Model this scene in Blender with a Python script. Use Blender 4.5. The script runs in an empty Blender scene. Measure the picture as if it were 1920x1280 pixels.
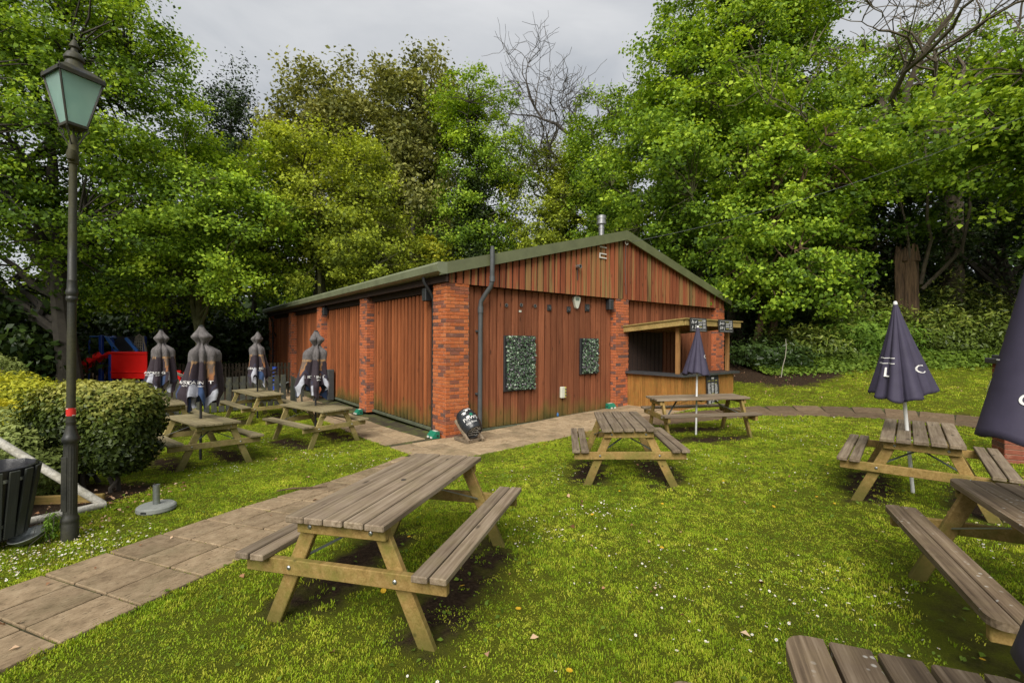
import bpy, math, random
import numpy as np
from mathutils import Vector, Matrix

# ------------------------------------------------------------------ camera, sky, sun, exposure
SC = bpy.context.scene
COL = SC.collection
cam_d = bpy.data.cameras.new('camera')
cam = bpy.data.objects.new('camera', cam_d); COL.objects.link(cam)
cam_d.sensor_width = 36.0; cam_d.lens = 862 / 1920 * 36
cam_d.clip_start = 0.05; cam_d.clip_end = 2000
CAMZ = 1.8
cam.location = (0, 0, CAMZ); cam.rotation_euler = (math.pi / 2, -0.0056, 0)
SC.camera = cam

SUN_AZ = math.atan2(-0.97, -0.25)      # direction (x, y) the light comes from
SUN_EL = math.radians(42)
world = bpy.data.worlds.new('World'); SC.world = world; world.use_nodes = True
wn, wl = world.node_tree.nodes, world.node_tree.links
wn.clear()
wo = wn.new('ShaderNodeOutputWorld'); wb = wn.new('ShaderNodeBackground')
sky = wn.new('ShaderNodeTexSky'); sky.sky_type = 'NISHITA'; sky.sun_disc = False
sky.sun_elevation = SUN_EL; sky.sun_rotation = math.atan2(math.cos(SUN_AZ), math.sin(SUN_AZ))
sky.air_density = 1.0; sky.dust_density = 3.0
tc = wn.new('ShaderNodeTexCoord')
mp = wn.new('ShaderNodeMapping'); mp.inputs['Scale'].default_value = (1.1, 1.1, 2.6)
n1 = wn.new('ShaderNodeTexNoise'); n1.inputs['Scale'].default_value = 1.9; n1.inputs['Detail'].default_value = 7; n1.inputs['Roughness'].default_value = 0.52
n1.inputs['Distortion'].default_value = 0.5
cr = wn.new('ShaderNodeValToRGB')
cr.color_ramp.elements[0].position = 0.30; cr.color_ramp.elements[0].color = (1.95, 2.12, 2.34, 1)
cr.color_ramp.elements[1].position = 0.66; cr.color_ramp.elements[1].color = (3.85, 3.88, 3.92, 1)
e = cr.color_ramp.elements.new(0.48); e.color = (3.1, 3.18, 3.28, 1)
mx = wn.new('ShaderNodeMixRGB'); mx.inputs[0].default_value = 0.93
wl.new(tc.outputs['Generated'], mp.inputs[0]); wl.new(mp.outputs[0], n1.inputs['Vector'])
wl.new(n1.outputs['Fac'], cr.inputs[0])
wl.new(sky.outputs[0], mx.inputs[1]); wl.new(cr.outputs[0], mx.inputs[2])
wl.new(mx.outputs[0], wb.inputs['Color']); wb.inputs['Strength'].default_value = 0.057
wl.new(wb.outputs[0], wo.inputs[0])

sun_d = bpy.data.lights.new('sun', 'SUN'); sun = bpy.data.objects.new('sun', sun_d); COL.objects.link(sun)
sun_d.energy = 1.5; sun_d.angle = math.radians(42); sun_d.color = (1.0, 0.955, 0.88)
sdir = Vector((math.cos(SUN_AZ) * math.cos(SUN_EL), math.sin(SUN_AZ) * math.cos(SUN_EL), math.sin(SUN_EL)))
sun.rotation_euler = sdir.to_track_quat('Z', 'Y').to_euler(); sun.location = sdir * 60

SC.view_settings.view_transform = 'Standard'; SC.view_settings.look = 'None'
SC.view_settings.gamma = 1.0; SC.view_settings.use_curve_mapping = False
SC.view_settings.exposure = 1.8
SC.cycles.use_denoising = True
SC.cycles.max_bounces = 8; SC.cycles.diffuse_bounces = 5; SC.cycles.transparent_max_bounces = 6
SC.cycles.sample_clamp_indirect = 4.0

# ------------------------------------------------------------------ terrain height
CP = np.array([
 (-.8,3.5,.0),(1.6,6.6,-.02),(4.9,5.4,.05),(3.3,2.6,.03),(1,.7,.02),(-3.0,3.8,-.05),(-4.3,4.4,-.10),(-5.3,5.7,-.18),(-5.6,8.2,-.40),
 (-4.3,10,-.42),(-7,12.8,-.42),(-8.4,11,-.42),(-1.39,9.65,-.26),(-4,12.85,-.30),(-6.5,15.5,-.30),(-10,20,-.3),(3,13,-.13),(4.1,11.5,-.06),(3.7,9.2,0),
 (-1.9,7.6,-.2),(.5,9.2,-.18),(7,10.8,.02),(-1,0,0),(0,-5,0),(-6,0,-.1),(6,0,.05),(12,4,.1),(-12,8,-.4),(-14,14,-.45),(-14,22,-.45),(-25,20,-.4),(-20,5,-.3),
 (9.6,9.6,.04),(7.2,6.9,.03),(6.5,12.6,.06),(11.5,8,.05),(8.4,13.2,.42),(11,12.2,.5),(14,11,.6),(8,16,.78),(11.5,15.5,1.05),(15.5,14,1.15),(9,20,1.2),(14,20,1.7),(20,17,1.6),(20,10,1.0),(25,22,2.2),(14,28,2.0),(4,30,.8),(-4,32,.2),(-14,34,-.2),(25,34,2.6)])
def g(x, y):
    x = np.asarray(x, float); y = np.asarray(y, float)
    num = np.zeros(np.broadcast(x, y).shape); den = np.zeros_like(num)
    for cx, cy, cz in CP:
        s = 1.15 + 0.06 * math.hypot(cx, cy)
        d2 = (x - cx) ** 2 + (y - cy) ** 2
        w = np.exp(-d2 / (2 * s * s)) + 2e-3 / (1 + d2 * d2 * .02)
        num += w * cz; den += w
    return num / den
def gz(x, y): return float(g(x, y))
def gnorm(x, y, h=.35):
    a = (gz(x + h, y) - gz(x - h, y)) / (2 * h); b = (gz(x, y + h) - gz(x, y - h)) / (2 * h)
    return Vector((-a, -b, 1)).normalized()

# building frame
BC = np.array([-1.39, 9.65]); BS = np.array([.788, .615]); BT = np.array([-.615, .788]); BROT = math.atan2(.615, .788); BZ = -.27
def b2w(x, y): p = BC + x * BS + y * BT; return float(p[0]), float(p[1])
def w2b(x, y):
    dx = np.asarray(x) - BC[0]; dy = np.asarray(y) - BC[1]
    return dx * BS[0] + dy * BS[1], dx * BT[0] + dy * BT[1]

# ------------------------------------------------------------------ helpers
def link(o, parent=None):
    COL.objects.link(o)
    if parent is not None: o.parent = parent
    return o
def tag(o, label=None, cat=None, group=None, kind=None):
    if label: o['label'] = label
    if cat: o['category'] = cat
    if group: o['group'] = group
    if kind: o['kind'] = kind
    return o
def empty(name, loc=(0, 0, 0), rz=0.0, label=None, cat=None, group=None):
    o = bpy.data.objects.new(name, None); o.empty_display_size = .2
    o.location = loc; o.rotation_euler = (0, 0, rz); link(o)
    return tag(o, label, cat, group)
def obj(name, mesh, mat=None, parent=None, loc=(0, 0, 0), rot=(0, 0, 0)):
    if isinstance(mesh, MB): mesh = mesh.mesh(name)
    if mat is not None and len(mesh.materials) == 0: mesh.materials.append(mat)
    o = bpy.data.objects.new(name, mesh); o.location = loc; o.rotation_euler = rot
    return link(o, parent)

class MB:
    def __init__(s): s.v = []; s.f = []; s.sm = False
    def add(s, vs, fs):
        b = len(s.v); s.v += [tuple(map(float, q)) for q in vs]; s.f += [tuple(b + i for i in q) for q in fs]; return s
    def box(s, c, d, R=None, ch=0.0):
        hx, hy, hz = d[0] / 2, d[1] / 2, d[2] / 2
        c = Vector(c)
        if ch <= 0:
            vs = [Vector((a * hx, b * hy, e * hz)) for a in (-1, 1) for b in (-1, 1) for e in (-1, 1)]
            fs = [(0, 1, 3, 2), (4, 6, 7, 5), (0, 4, 5, 1), (2, 3, 7, 6), (0, 2, 6, 4), (1, 5, 7, 3)]
        else:
            ch = min(ch, hx * .45, hy * .45, hz * .45)
            vs = []; ix = {}
            for a in (-1, 1):
                for b in (-1, 1):
                    for e in (-1, 1):
                        for k in range(3):
                            p = [a * hx, b * hy, e * hz]
                            for j in range(3):
                                if j != k: p[j] -= (a, b, e)[j] * ch
                            ix[(a, b, e, k)] = len(vs); vs.append(Vector(p))
            fs = []
            for k, (i, j) in ((0, (1, 2)), (1, (0, 2)), (2, (0, 1))):
                for sg in (-1, 1):
                    q = []
                    for (m, n) in ((-1, -1), (1, -1), (1, 1), (-1, 1)):
                        t = [0, 0, 0]; t[k] = sg; t[i] = m; t[j] = n; q.append(ix[(t[0], t[1], t[2], k)])
                    if (sg > 0) != (k != 1): q = q[::-1]
                    fs.append(tuple(q))
            for k in range(3):
                i, j = [m for m in range(3) if m != k]
                for m in (-1, 1):
                    for n in (-1, 1):
                        t0 = [0, 0, 0]; t0[i] = m; t0[j] = n
                        lo = list(t0); lo[k] = -1; hi = list(t0); hi[k] = 1
                        q = (ix[(*lo, i)], ix[(*hi, i)], ix[(*hi, j)], ix[(*lo, j)])
                        fs.append(q)
            for a in (-1, 1):
                for b in (-1, 1):
                    for e in (-1, 1):
                        fs.append(tuple(ix[(a, b, e, k)] for k in range(3)))
        if R is not None: vs = [R @ q for q in vs]
        return s.add([c + q for q in vs], fs)
    def beam(s, a, b, w, h, up=(0, 0, 1), ch=0.0):
        a, b = Vector(a), Vector(b); x = (b - a); L = x.length; x.normalize()
        y = Vector(up).cross(x); y.normalize(); z = x.cross(y)
        R = Matrix((x, y, z)).transposed()
        return s.box((a + b) / 2, (L, w, h), R, ch)
    def tube(s, pts, rad, n=8, cap=True):
        pts = [Vector(p) for p in pts]
        if not hasattr(rad, '__len__'): rad = [rad] * len(pts)
        b0 = len(s.v); prev = None
        for i, p in enumerate(pts):
            t = (pts[min(i + 1, len(pts) - 1)] - pts[max(i - 1, 0)])
            if t.length < 1e-9: t = Vector((0, 0, 1))
            t.normalize()
            if prev is None:
                x = t.orthogonal().normalized()
            else:
                x = prev - t * prev.dot(t)
                if x.length < 1e-6: x = t.orthogonal()
                x.normalize()
            prev = x; y = t.cross(x)
            for k in range(n):
                a = 2 * math.pi * k / n
                q = p + (x * math.cos(a) + y * math.sin(a)) * rad[i]
                s.v.append((q.x, q.y, q.z))
        for i in range(len(pts) - 1):
            for k in range(n):
                a = b0 + i * n + k; b = b0 + i * n + (k + 1) % n
                s.f.append((a, b, b + n, a + n))
        if cap:
            s.f.append(tuple(b0 + k for k in range(n))[::-1]); e = b0 + (len(pts) - 1) * n
            s.f.append(tuple(e + k for k in range(n)))
        return s
    def lathe(s, prof, n=24, c=(0, 0, 0), flute=None):
        b0 = len(s.v); c = Vector(c)
        for i, (r, z) in enumerate(prof):
            for k in range(n):
                a = 2 * math.pi * k / n
                rr = r * (1 + (flute(a, z) if flute else 0))
                s.v.append((c.x + rr * math.cos(a), c.y + rr * math.sin(a), c.z + z))
        for i in range(len(prof) - 1):
            for k in range(n):
                a = b0 + i * n + k; b = b0 + i * n + (k + 1) % n
                s.f.append((a, b, b + n, a + n))
        s.f.append(tuple(b0 + k for k in range(n))[::-1]); e = b0 + (len(prof) - 1) * n
        s.f.append(tuple(e + k for k in range(n)))
        return s
    def prism(s, poly, z0, z1):      # poly in xy, extruded along z
        n = len(poly); vs = [(x, y, z0) for x, y in poly] + [(x, y, z1) for x, y in poly]
        fs = [tuple(range(n))[::-1], tuple(range(n, 2 * n))] + [(i, (i + 1) % n, n + (i + 1) % n, n + i) for i in range(n)]
        return s.add(vs, fs)
    def mesh(s, name='m', smooth=None):
        me = bpy.data.meshes.new(name); me.from_pydata(s.v, [], s.f); me.update()
        if smooth or s.sm:
            me.polygons.foreach_set('use_smooth', [True] * len(me.polygons))
        return me
    def tf(s, M): s.v = [tuple(M @ Vector(q)) for q in s.v]; return s

def smooth_by_angle(me, deg=35):
    me.polygons.foreach_set('use_smooth', [True] * len(me.polygons))
    try: me.set_sharp_from_angle(angle=math.radians(deg))
    except Exception: pass
    return me

_cb = {}
def cbox(dx, dy, dz, ch=.006, mat=None):
    k = (round(dx, 4), round(dy, 4), round(dz, 4), ch, mat.name if mat else '')
    if k not in _cb:
        me = MB().box((0, 0, 0), (dx, dy, dz), None, ch).mesh('block')
        if mat: me.materials.append(mat)
        _cb[k] = me
    return _cb[k]

# ------------------------------------------------------------------ materials
def newmat(name):
    m = bpy.data.materials.new(name); m.use_nodes = True
    nt = m.node_tree; b = nt.nodes['Principled BSDF']
    return m, nt, b
def N(nt, t, **kw):
    n = nt.nodes.new(t)
    for k, v in kw.items():
        if k in n.inputs: n.inputs[k].default_value = v
        else: setattr(n, k, v)
    return n
def ramp(nt, src, stops):
    r = nt.nodes.new('ShaderNodeValToRGB'); el = r.color_ramp.elements
    el[0].position, el[0].color = stops[0][0], (*stops[0][1], 1)
    el[1].position, el[1].color = stops[-1][0], (*stops[-1][1], 1)
    for p, c in stops[1:-1]:
        q = el.new(p); q.color = (*c, 1)
    nt.links.new(src, r.inputs[0]); return r.outputs[0]
def fr(nt, src, lo, hi, a=0.0, b=1.0):
    r = nt.nodes.new('ShaderNodeMapRange'); r.inputs[1].default_value = lo; r.inputs[2].default_value = hi
    r.inputs[3].default_value = a; r.inputs[4].default_value = b
    nt.links.new(src, r.inputs[0]); return r.outputs[0]
def mixc(nt, fac, a, b, mode='MIX'):
    m = nt.nodes.new('ShaderNodeMixRGB'); m.blend_type = mode
    for i, s in enumerate((fac, a, b)):
        if hasattr(s, 'links'): nt.links.new(s, m.inputs[i])
        elif isinstance(s, (int, float)): m.inputs[i].default_value = s
        else: m.inputs[i].default_value = (*s, 1)
    return m.outputs[0]
def math_(nt, op, a, b=0.0):
    m = nt.nodes.new('ShaderNodeMath'); m.operation = op
    for i, s in enumerate((a, b)):
        if hasattr(s, 'links'): nt.links.new(s, m.inputs[i])
        else: m.inputs[i].default_value = s
    return m.outputs[0]
def noise(nt, vec, scale, detail=5, rough=.55, dist=0.0):
    n = N(nt, 'ShaderNodeTexNoise'); n.inputs['Scale'].default_value = scale; n.inputs['Detail'].default_value = detail
    n.inputs['Roughness'].default_value = rough; n.inputs['Distortion'].default_value = dist
    nt.links.new(vec, n.inputs['Vector']); return n.outputs['Fac']
def mapped(nt, vec, scale=(1, 1, 1), loc=None):
    m = nt.nodes.new('ShaderNodeMapping'); m.inputs['Scale'].default_value = scale
    nt.links.new(vec, m.inputs[0])
    if loc is not None: nt.links.new(loc, m.inputs['Location'])
    return m.outputs[0]
def objrand(nt, k=37.0):
    oi = nt.nodes.new('ShaderNodeObjectInfo'); c = nt.nodes.new('ShaderNodeCombineXYZ')
    v = math_(nt, 'MULTIPLY', oi.outputs['Random'], k)
    for i in range(3): nt.links.new(v, c.inputs[i])
    return oi.outputs['Random'], c.outputs[0]
def bump(nt, b, h, strength=.3, dist=.01):
    n = nt.nodes.new('ShaderNodeBump'); n.inputs['Strength'].default_value = strength; n.inputs['Distance'].default_value = dist
    nt.links.new(h, n.inputs['Height']); nt.links.new(n.outputs[0], b.inputs['Normal'])
def plain(name, col, rough=.6, metal=0.0, var=.15, vscale=6.0, bmp=.1, spec=.5):
    m, nt, b = newmat(name); tcn = nt.nodes.new('ShaderNodeTexCoord')
    f = noise(nt, tcn.outputs['Object'], vscale, 6, .6)
    c = ramp(nt, f, [(.25, tuple(x * (1 - var) for x in col)), (.75, tuple(min(1, x * (1 + var)) for x in col))])
    nt.links.new(c, b.inputs['Base Color']); b.inputs['Roughness'].default_value = rough; b.inputs['Metallic'].default_value = metal
    b.inputs['Specular IOR Level'].default_value = spec
    if bmp: bump(nt, b, noise(nt, tcn.outputs['Object'], vscale * 8, 4, .6), bmp, .004)
    return m

def wood(name, stops, axis=0, algae=None, algae_amt=.5, rough=.8, grain=1.0, bright=.25, knots=True, spots=0.0, low=None):
    """weathered timber: grain runs along the local axis of each piece"""
    m, nt, b = newmat(name); tcn = nt.nodes.new('ShaderNodeTexCoord'); r, loc = objrand(nt)
    sc = [26 * grain] * 3; sc[axis] = 1.3 * grain
    f1 = noise(nt, mapped(nt, tcn.outputs['Object'], tuple(sc), loc), 1.0, 6, .62, .6)
    sc2 = [95 * grain] * 3; sc2[axis] = 2.2 * grain
    f2 = noise(nt, mapped(nt, tcn.outputs['Object'], tuple(sc2), loc), 1.0, 4, .6)
    f = math_(nt, 'ADD', math_(nt, 'MULTIPLY', f1, .62), math_(nt, 'MULTIPLY', f2, .38))
    c = ramp(nt, f, stops)
    br = fr(nt, r, 0, 1, 1 - bright, 1 + bright)
    c = mixc(nt, 1.0, c, br, 'MULTIPLY')
    blot = noise(nt, mapped(nt, tcn.outputs['Object'], (1, 1, 1), loc), 3.2, 5, .6)
    c = mixc(nt, fr(nt, blot, .42, .72, 0, .55), c, mixc(nt, 1.0, c, (.55, .5, .47), 'MULTIPLY'))
    if algae:
        a = noise(nt, mapped(nt, tcn.outputs['Object'], (1, 1, 1), loc), 5.5, 5, .65)
        c = mixc(nt, fr(nt, a, .45, .75, 0, algae_amt), c, algae)
    if knots:
        vo = nt.nodes.new('ShaderNodeTexVoronoi'); sk = [7] * 3; sk[axis] = 2.4
        nt.links.new(mapped(nt, tcn.outputs['Object'], tuple(sk), loc), vo.inputs['Vector']); vo.inputs['Scale'].default_value = 1.0
        c = mixc(nt, fr(nt, vo.outputs['Distance'], .05, .13, .75, 0), c, tuple(x * .22 for x in stops[0][1]))
    if spots:
        vo = nt.nodes.new('ShaderNodeTexVoronoi'); vo.inputs['Scale'].default_value = 24
        nt.links.new(mapped(nt, tcn.outputs['Object'], (1, 1, 1), loc), vo.inputs['Vector'])
        big = noise(nt, mapped(nt, tcn.outputs['Object'], (1, 1, 1), loc), 4.0, 3)
        k = math_(nt, 'MULTIPLY', fr(nt, vo.outputs['Distance'], .16, .24, spots, 0), fr(nt, big, .5, .62))
        c = mixc(nt, k, c, (.42, .40, .36))
    if low:
        sz = nt.nodes.new('ShaderNodeSeparateXYZ'); nt.links.new(tcn.outputs['Object'], sz.inputs[0])
        lo_ = math_(nt, 'ADD', sz.outputs['Z'], math_(nt, 'MULTIPLY', math_(nt, 'SUBTRACT', blot, .5), .5))
        c = mixc(nt, fr(nt, lo_, -.30, -.06, .72, 0), c, low)
    nt.links.new(c, b.inputs['Base Color']); b.inputs['Roughness'].default_value = rough
    b.inputs['Specular IOR Level'].default_value = .3
    bump(nt, b, f, .55, .006)
    return m

W_TOP = wood('weathered_wood', [(.28, (.052, .035, .022)), (.48, (.172, .130, .088)), (.72, (.31, .252, .185))], algae=(.20, .17, .07), algae_amt=.25)
W_TOPL = wood('pale_weathered_wood', [(.28, (.10, .08, .040)), (.5, (.20, .165, .092)), (.74, (.31, .265, .165))], algae=(.23, .22, .08), algae_amt=.35, knots=False)
W_TOPD = wood('old_grey_wood', [(.28, (.034, .022, .013)), (.48, (.135, .096, .060)), (.74, (.28, .220, .155))], algae=(.21, .16, .08), algae_amt=.35, spots=.75)
W_LEG = wood('treated_pine', [(.25, (.12, .078, .018)), (.5, (.27, .175, .055)), (.75, (.39, .275, .11))], algae=(.115, .125, .018), algae_amt=.8, bright=.15, low=(.075, .075, .012))
W_LEGP = wood('pale_treated_pine', [(.25, (.17, .125, .042)), (.5, (.30, .235, .09)), (.75, (.42, .345, .165))], algae=(.13, .14, .025), algae_amt=.7, bright=.15, low=(.085, .088, .016))
STEEL = plain('galvanised_steel', (.30, .32, .31), .45, .85, .25, 30, .05)
BOLT = plain('bolt_steel', (.34, .35, .35), .35, .9, .2, 40, 0)

# ------------------------------------------------------------------ ground
RIGHT_PATH = np.array([(3.1, 10.75), (4.6, 11.25), (6.0, 11.55), (7.3, 11.2), (8.6, 10.6), (9.8, 9.5), (10.9, 8.2), (12.2, 6.6)])
PD = np.array([.38, .925]); PD = PD / np.hypot(*PD); PN = np.array([PD[1], -PD[0]]); PC = np.array([-3.02, 3.77]); PW = 1.26
def path_st(x, y):
    dx, dy = np.asarray(x) - PC[0], np.asarray(y) - PC[1]
    return dx * PD[0] + dy * PD[1], dx * PN[0] + dy * PN[1]
def seg_dist(x, y, P):
    x = np.asarray(x, float); y = np.asarray(y, float); best = np.full(np.broadcast(x, y).shape, 1e9)
    for (ax, ay), (bx, by) in zip(P[:-1], P[1:]):
        ex, ey = bx - ax, by - ay; L2 = ex * ex + ey * ey
        t = np.clip(((x - ax) * ex + (y - ay) * ey) / L2, 0, 1)
        best = np.minimum(best, np.hypot(x - ax - t * ex, y - ay - t * ey))
    return best
def paved(x, y, m=0.0):
    s, t = path_st(x, y)
    a = (np.abs(t) < PW / 2 - m) & (s > -6) & (s < 4.75)
    bx, by = w2b(x, y)
    b = ((bx > -1.2 + m) & (by > -1.75 + m) & (bx < 8) & (by < 1)) | ((bx > -1.2 + m) & (bx < 1) & (by > -1.75 + m) & (by < 19))
    c = seg_dist(x, y, RIGHT_PATH) < .58 - m
    inside = (bx > 0) & (by > 0) & (bx < 11.6) & (by < 18.8)
    return a | b | c | inside
def soilness(x, y):
    """0 lawn .. 1 bare soil and leaf litter (shrub beds and under the trees)"""
    x = np.asarray(x, float); y = np.asarray(y, float)
    s = np.zeros(np.broadcast(x, y).shape)
    bx, by = w2b(x, y)
    s = np.maximum(s, np.clip((y - 15.0) / 1.5, 0, 1) * (x < -8))
    s = np.maximum(s, np.clip((by - 18.5), 0, 1) * (x < 6))
    s = np.maximum(s, np.clip((bx - 9.6) / 1.2, 0, 1) * np.clip((by + 3.6 + (bx - 9.6) * .1) / 1.2, 0, 1) * np.clip((13.5 - x) / 3, 0, 1) )
    s = np.maximum(s, np.clip((y - (17.2 - .12 * (x - 8))) / 1.2, 0, 1) * (x > 6))
    s = np.maximum(s, np.clip((-4.55 - x) / .5, 0, 1) * np.clip((y - 4.0) / .4, 0, 1) * np.clip((6.9 - y) / .6, 0, 1) * .9)
    s = np.maximum(s, np.clip((np.hypot(x, y) - 34) / 4, 0, 1))
    return s
TPOS = [(-.818, 3.536, 1.305), (1.603, 6.587, 1.453), (4.80, 5.40, .86), (3.26, 2.60, 1.119), (.98, .72, 1.20), (-5.574, 8.245, 2.415), (-4.262, 9.997, 2.427), (-7.075, 12.795, 2.404), (-8.40, 11.0, 2.41), (3.72, 9.20, .035)]
_h = np.random.RandomState(5).rand(24, 3)
def hum(X, Y):
    """small humps in the turf"""
    q = np.zeros(np.broadcast(X, Y).shape)
    for a, f_, p in _h:
        fq = 1.0 + f_ * 4.5; q = q + .005 / (fq ** .6) * np.sin(fq * (X * math.cos(a * 6.28) + Y * math.sin(a * 6.28)) + p * 6.28)
    return q
def gh(x, y): return g(x, y) + hum(x, y) * ~paved(x, y, -.2)
def make_ground():
    def axis(lo, hi, fine_lo, fine_hi, st):
        a = list(np.arange(fine_lo, fine_hi + 1e-6, st)); d = st; q = fine_hi
        while q < hi: d *= 1.35; q += d; a.append(q)
        d = st; q = fine_lo
        while q > lo: d *= 1.35; q -= d; a.insert(0, q)
        return np.array(a)
    xs = axis(-500, 500, -16, 24, .22); ys = axis(-300, 700, -2, 26, .22)
    X, Y = np.meshgrid(xs, ys); Z = g(X, Y)
    Z = Z + hum(X, Y) * ~paved(X, Y, -.2) - .035 * paved(X, Y, .03)
    nx, ny = len(xs), len(ys)
    V = np.stack([X, Y, Z], -1).reshape(-1, 3)
    i = np.arange(ny - 1)[:, None] * nx + np.arange(nx - 1)[None, :]
    F = np.stack([i, i + 1, i + 1 + nx, i + nx], -1).reshape(-1, 4)
    me = fast_mesh('ground', V, F)
    me.polygons.foreach_set('use_smooth', [True] * len(me.polygons))
    at = me.attributes.new('soil', 'FLOAT', 'POINT'); S_ = soilness(X, Y)
    for (tx, ty, tyaw) in TPOS:
        a_ = (X - tx) * math.cos(tyaw) + (Y - ty) * math.sin(tyaw); c_ = -(X - tx) * math.sin(tyaw) + (Y - ty) * math.cos(tyaw)
        S_ = np.maximum(S_, np.exp(-((np.abs(c_) - .48) / .34) ** 2 - (a_ / .95) ** 4) * (.72 if ty > 3 else .45))
    at.data.foreach_set('value', S_.reshape(-1).astype(np.float32))
    return me
def fast_mesh(name, V, F):
    V = np.ascontiguousarray(V, np.float32); F = np.ascontiguousarray(F, np.int32); k = F.shape[1]
    me = bpy.data.meshes.new(name)
    me.vertices.add(len(V)); me.vertices.foreach_set('co', V.reshape(-1))
    me.loops.add(F.size); me.loops.foreach_set('vertex_index', F.reshape(-1))
    me.polygons.add(len(F)); me.polygons.foreach_set('loop_start', np.arange(0, F.size, k, dtype=np.int32))
    me.update(calc_edges=True); return me

m, nt, b = newmat('lawn'); tcn = nt.nodes.new('ShaderNodeTexCoord'); P_ = tcn.outputs['Object']
at = N(nt, 'ShaderNodeAttribute'); at.attribute_name = 'soil'
fine = noise(nt, P_, 95, 8, .8); mid = noise(nt, P_, 3.2, 6, .6); big = noise(nt, P_, .55, 4, .55)
gc = ramp(nt, fine, [(.25, (.055, .072, .008)), (.5, (.125, .152, .012)), (.78, (.21, .225, .024))])
gc = mixc(nt, fr(nt, big, .35, .7, 0, .45), gc, mixc(nt, 1.0, gc, (1.35, 1.1, .7), 'MULTIPLY'))
soilc = ramp(nt, noise(nt, P_, 34, 7, .7), [(.3, (.016, .010, .006)), (.55, (.055, .035, .021)), (.8, (.13, .088, .05))])
worn = fr(nt, math_(nt, 'ADD', math_(nt, 'MULTIPLY', mid, .55), math_(nt, 'MULTIPLY', big, .5)), .60, .70, 0, .75)
gc = mixc(nt, worn, gc, soilc)
sf = math_(nt, 'ADD', at.outputs['Fac'], math_(nt, 'MULTIPLY', math_(nt, 'SUBTRACT', mid, .5), .9))
gc = mixc(nt, fr(nt, sf, .3, .6), gc, soilc)
nt.links.new(gc, b.inputs['Base Color']); b.inputs['Roughness'].default_value = .95; b.inputs['Specular IOR Level'].default_value = .1
bump(nt, b, math_(nt, 'ADD', fine, noise(nt, P_, 220, 4, .7)), 1.0, .03)
ground = obj('ground', make_ground(), m); tag(ground, 'mown lawn with worn soil patches running back to the woods', None, None, 'structure')

# ------------------------------------------------------------------ paving
def slabmat(name, a, bcol, c):
    m, nt, b = newmat(name); tcn = nt.nodes.new('ShaderNodeTexCoord'); r, loc = objrand(nt, 61)
    v = mapped(nt, tcn.outputs['Object'], (1, 1, 1), loc)
    f = math_(nt, 'ADD', math_(nt, 'MULTIPLY', noise(nt, v, 7, 7, .65), .55), math_(nt, 'MULTIPLY', noise(nt, mapped(nt, tcn.outputs['Object'], (16, 60, 30), loc), 1.0, 5, .7), .45))
    col = ramp(nt, f, [(.3, a), (.5, bcol), (.72, c)])
    col = mixc(nt, 1.0, col, fr(nt, r, 0, 1, .78, 1.16), 'MULTIPLY')
    ed = noise(nt, v, 2.5, 5, .6)
    col = mixc(nt, fr(nt, ed, .5, .75, 0, .55), col, (.085, .075, .035))
    pit = noise(nt, mapped(nt, tcn.outputs['Object'], (22, 55, 40), loc), 1.0, 3, .6)
    col = mixc(nt, fr(nt, pit, .60, .68, 0, .7), col, tuple(x * .4 for x in a))
    nt.links.new(col, b.inputs['Base Color']); b.inputs['Roughness'].default_value = .9; b.inputs['Specular IOR Level'].default_value = .2
    bump(nt, b, math_(nt, 'SUBTRACT', f, math_(nt, 'MULTIPLY', pit, .6)), .6, .012)
    return m
SLAB = slabmat('riven_slab', (.115, .080, .045), (.245, .178, .108), (.36, .28, .18))
SLAB2 = slabmat('patio_slab', (.17, .118, .066), (.32, .236, .142), (.44, .345, .23))
SLAB3 = slabmat('brown_slab', (.07, .044, .025), (.135, .092, .055), (.21, .155, .10))
rs = np.random.RandomState(11)
def slab_at(parent, x, y, ang, dx, dy, mat, th=.04, up=0.0):
    n = gnorm(x, y, .2)
    o = obj('slab', cbox(dx, dy, th, .006, mat), None, parent)
    u = Vector((math.cos(ang), math.sin(ang), 0)); u = (u - n * u.dot(n)).normalized(); v = n.cross(u)
    M = Matrix((u, v, n)).transposed().to_4x4(); M.translation = Vector((x, y, gz(x, y) + up)) - n * (th / 2 - .012)
    o.matrix_world = M @ Matrix.Rotation(rs.uniform(-.013, .013), 4, 'X') @ Matrix.Rotation(rs.uniform(-.013, .013), 4, 'Y') @ Matrix.Rotation(rs.uniform(-.006, .006), 4, 'Z')
    return o
def joint_sheet(name, pts_fn, na, nb, mat, label):
    V = []; F = []
    for i in range(na + 1):
        for j in range(nb + 1):
            x, y = pts_fn(i / na, j / nb); V.append((x, y, gz(x, y) - .006))
    for i in range(na):
        for j in range(nb): a = i * (nb + 1) + j; F.append((a, a + 1, a + nb + 2, a + nb + 1))
    o = obj(name, fast_mesh(name, np.array(V), np.array(F)), mat); tag(o, label, None, None, 'structure'); return o
m, nt, b = newmat('mossy_joint'); tcn = nt.nodes.new('ShaderNodeTexCoord')
c = ramp(nt, noise(nt, tcn.outputs['Object'], 4, 6, .7), [(.38, (.03, .022, .012)), (.52, (.05, .045, .015)), (.66, (.085, .11, .012))])
nt.links.new(c, b.inputs['Base Color']); b.inputs['Roughness'].default_value = 1; bump(nt, b, noise(nt, tcn.outputs['Object'], 90, 4), .6, .01)
JOINT = m
def pxy(s, t): q = PC + PD * s + PN * t; return float(q[0]), float(q[1])
path1 = joint_sheet('path', lambda a, c: pxy(-6 + 10.7 * a, (c - .5) * PW), 46, 6, JOINT, 'narrow slab path crossing the lawn past the lamp post')
pa = math.atan2(PD[1], PD[0]); st = .435
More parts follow.
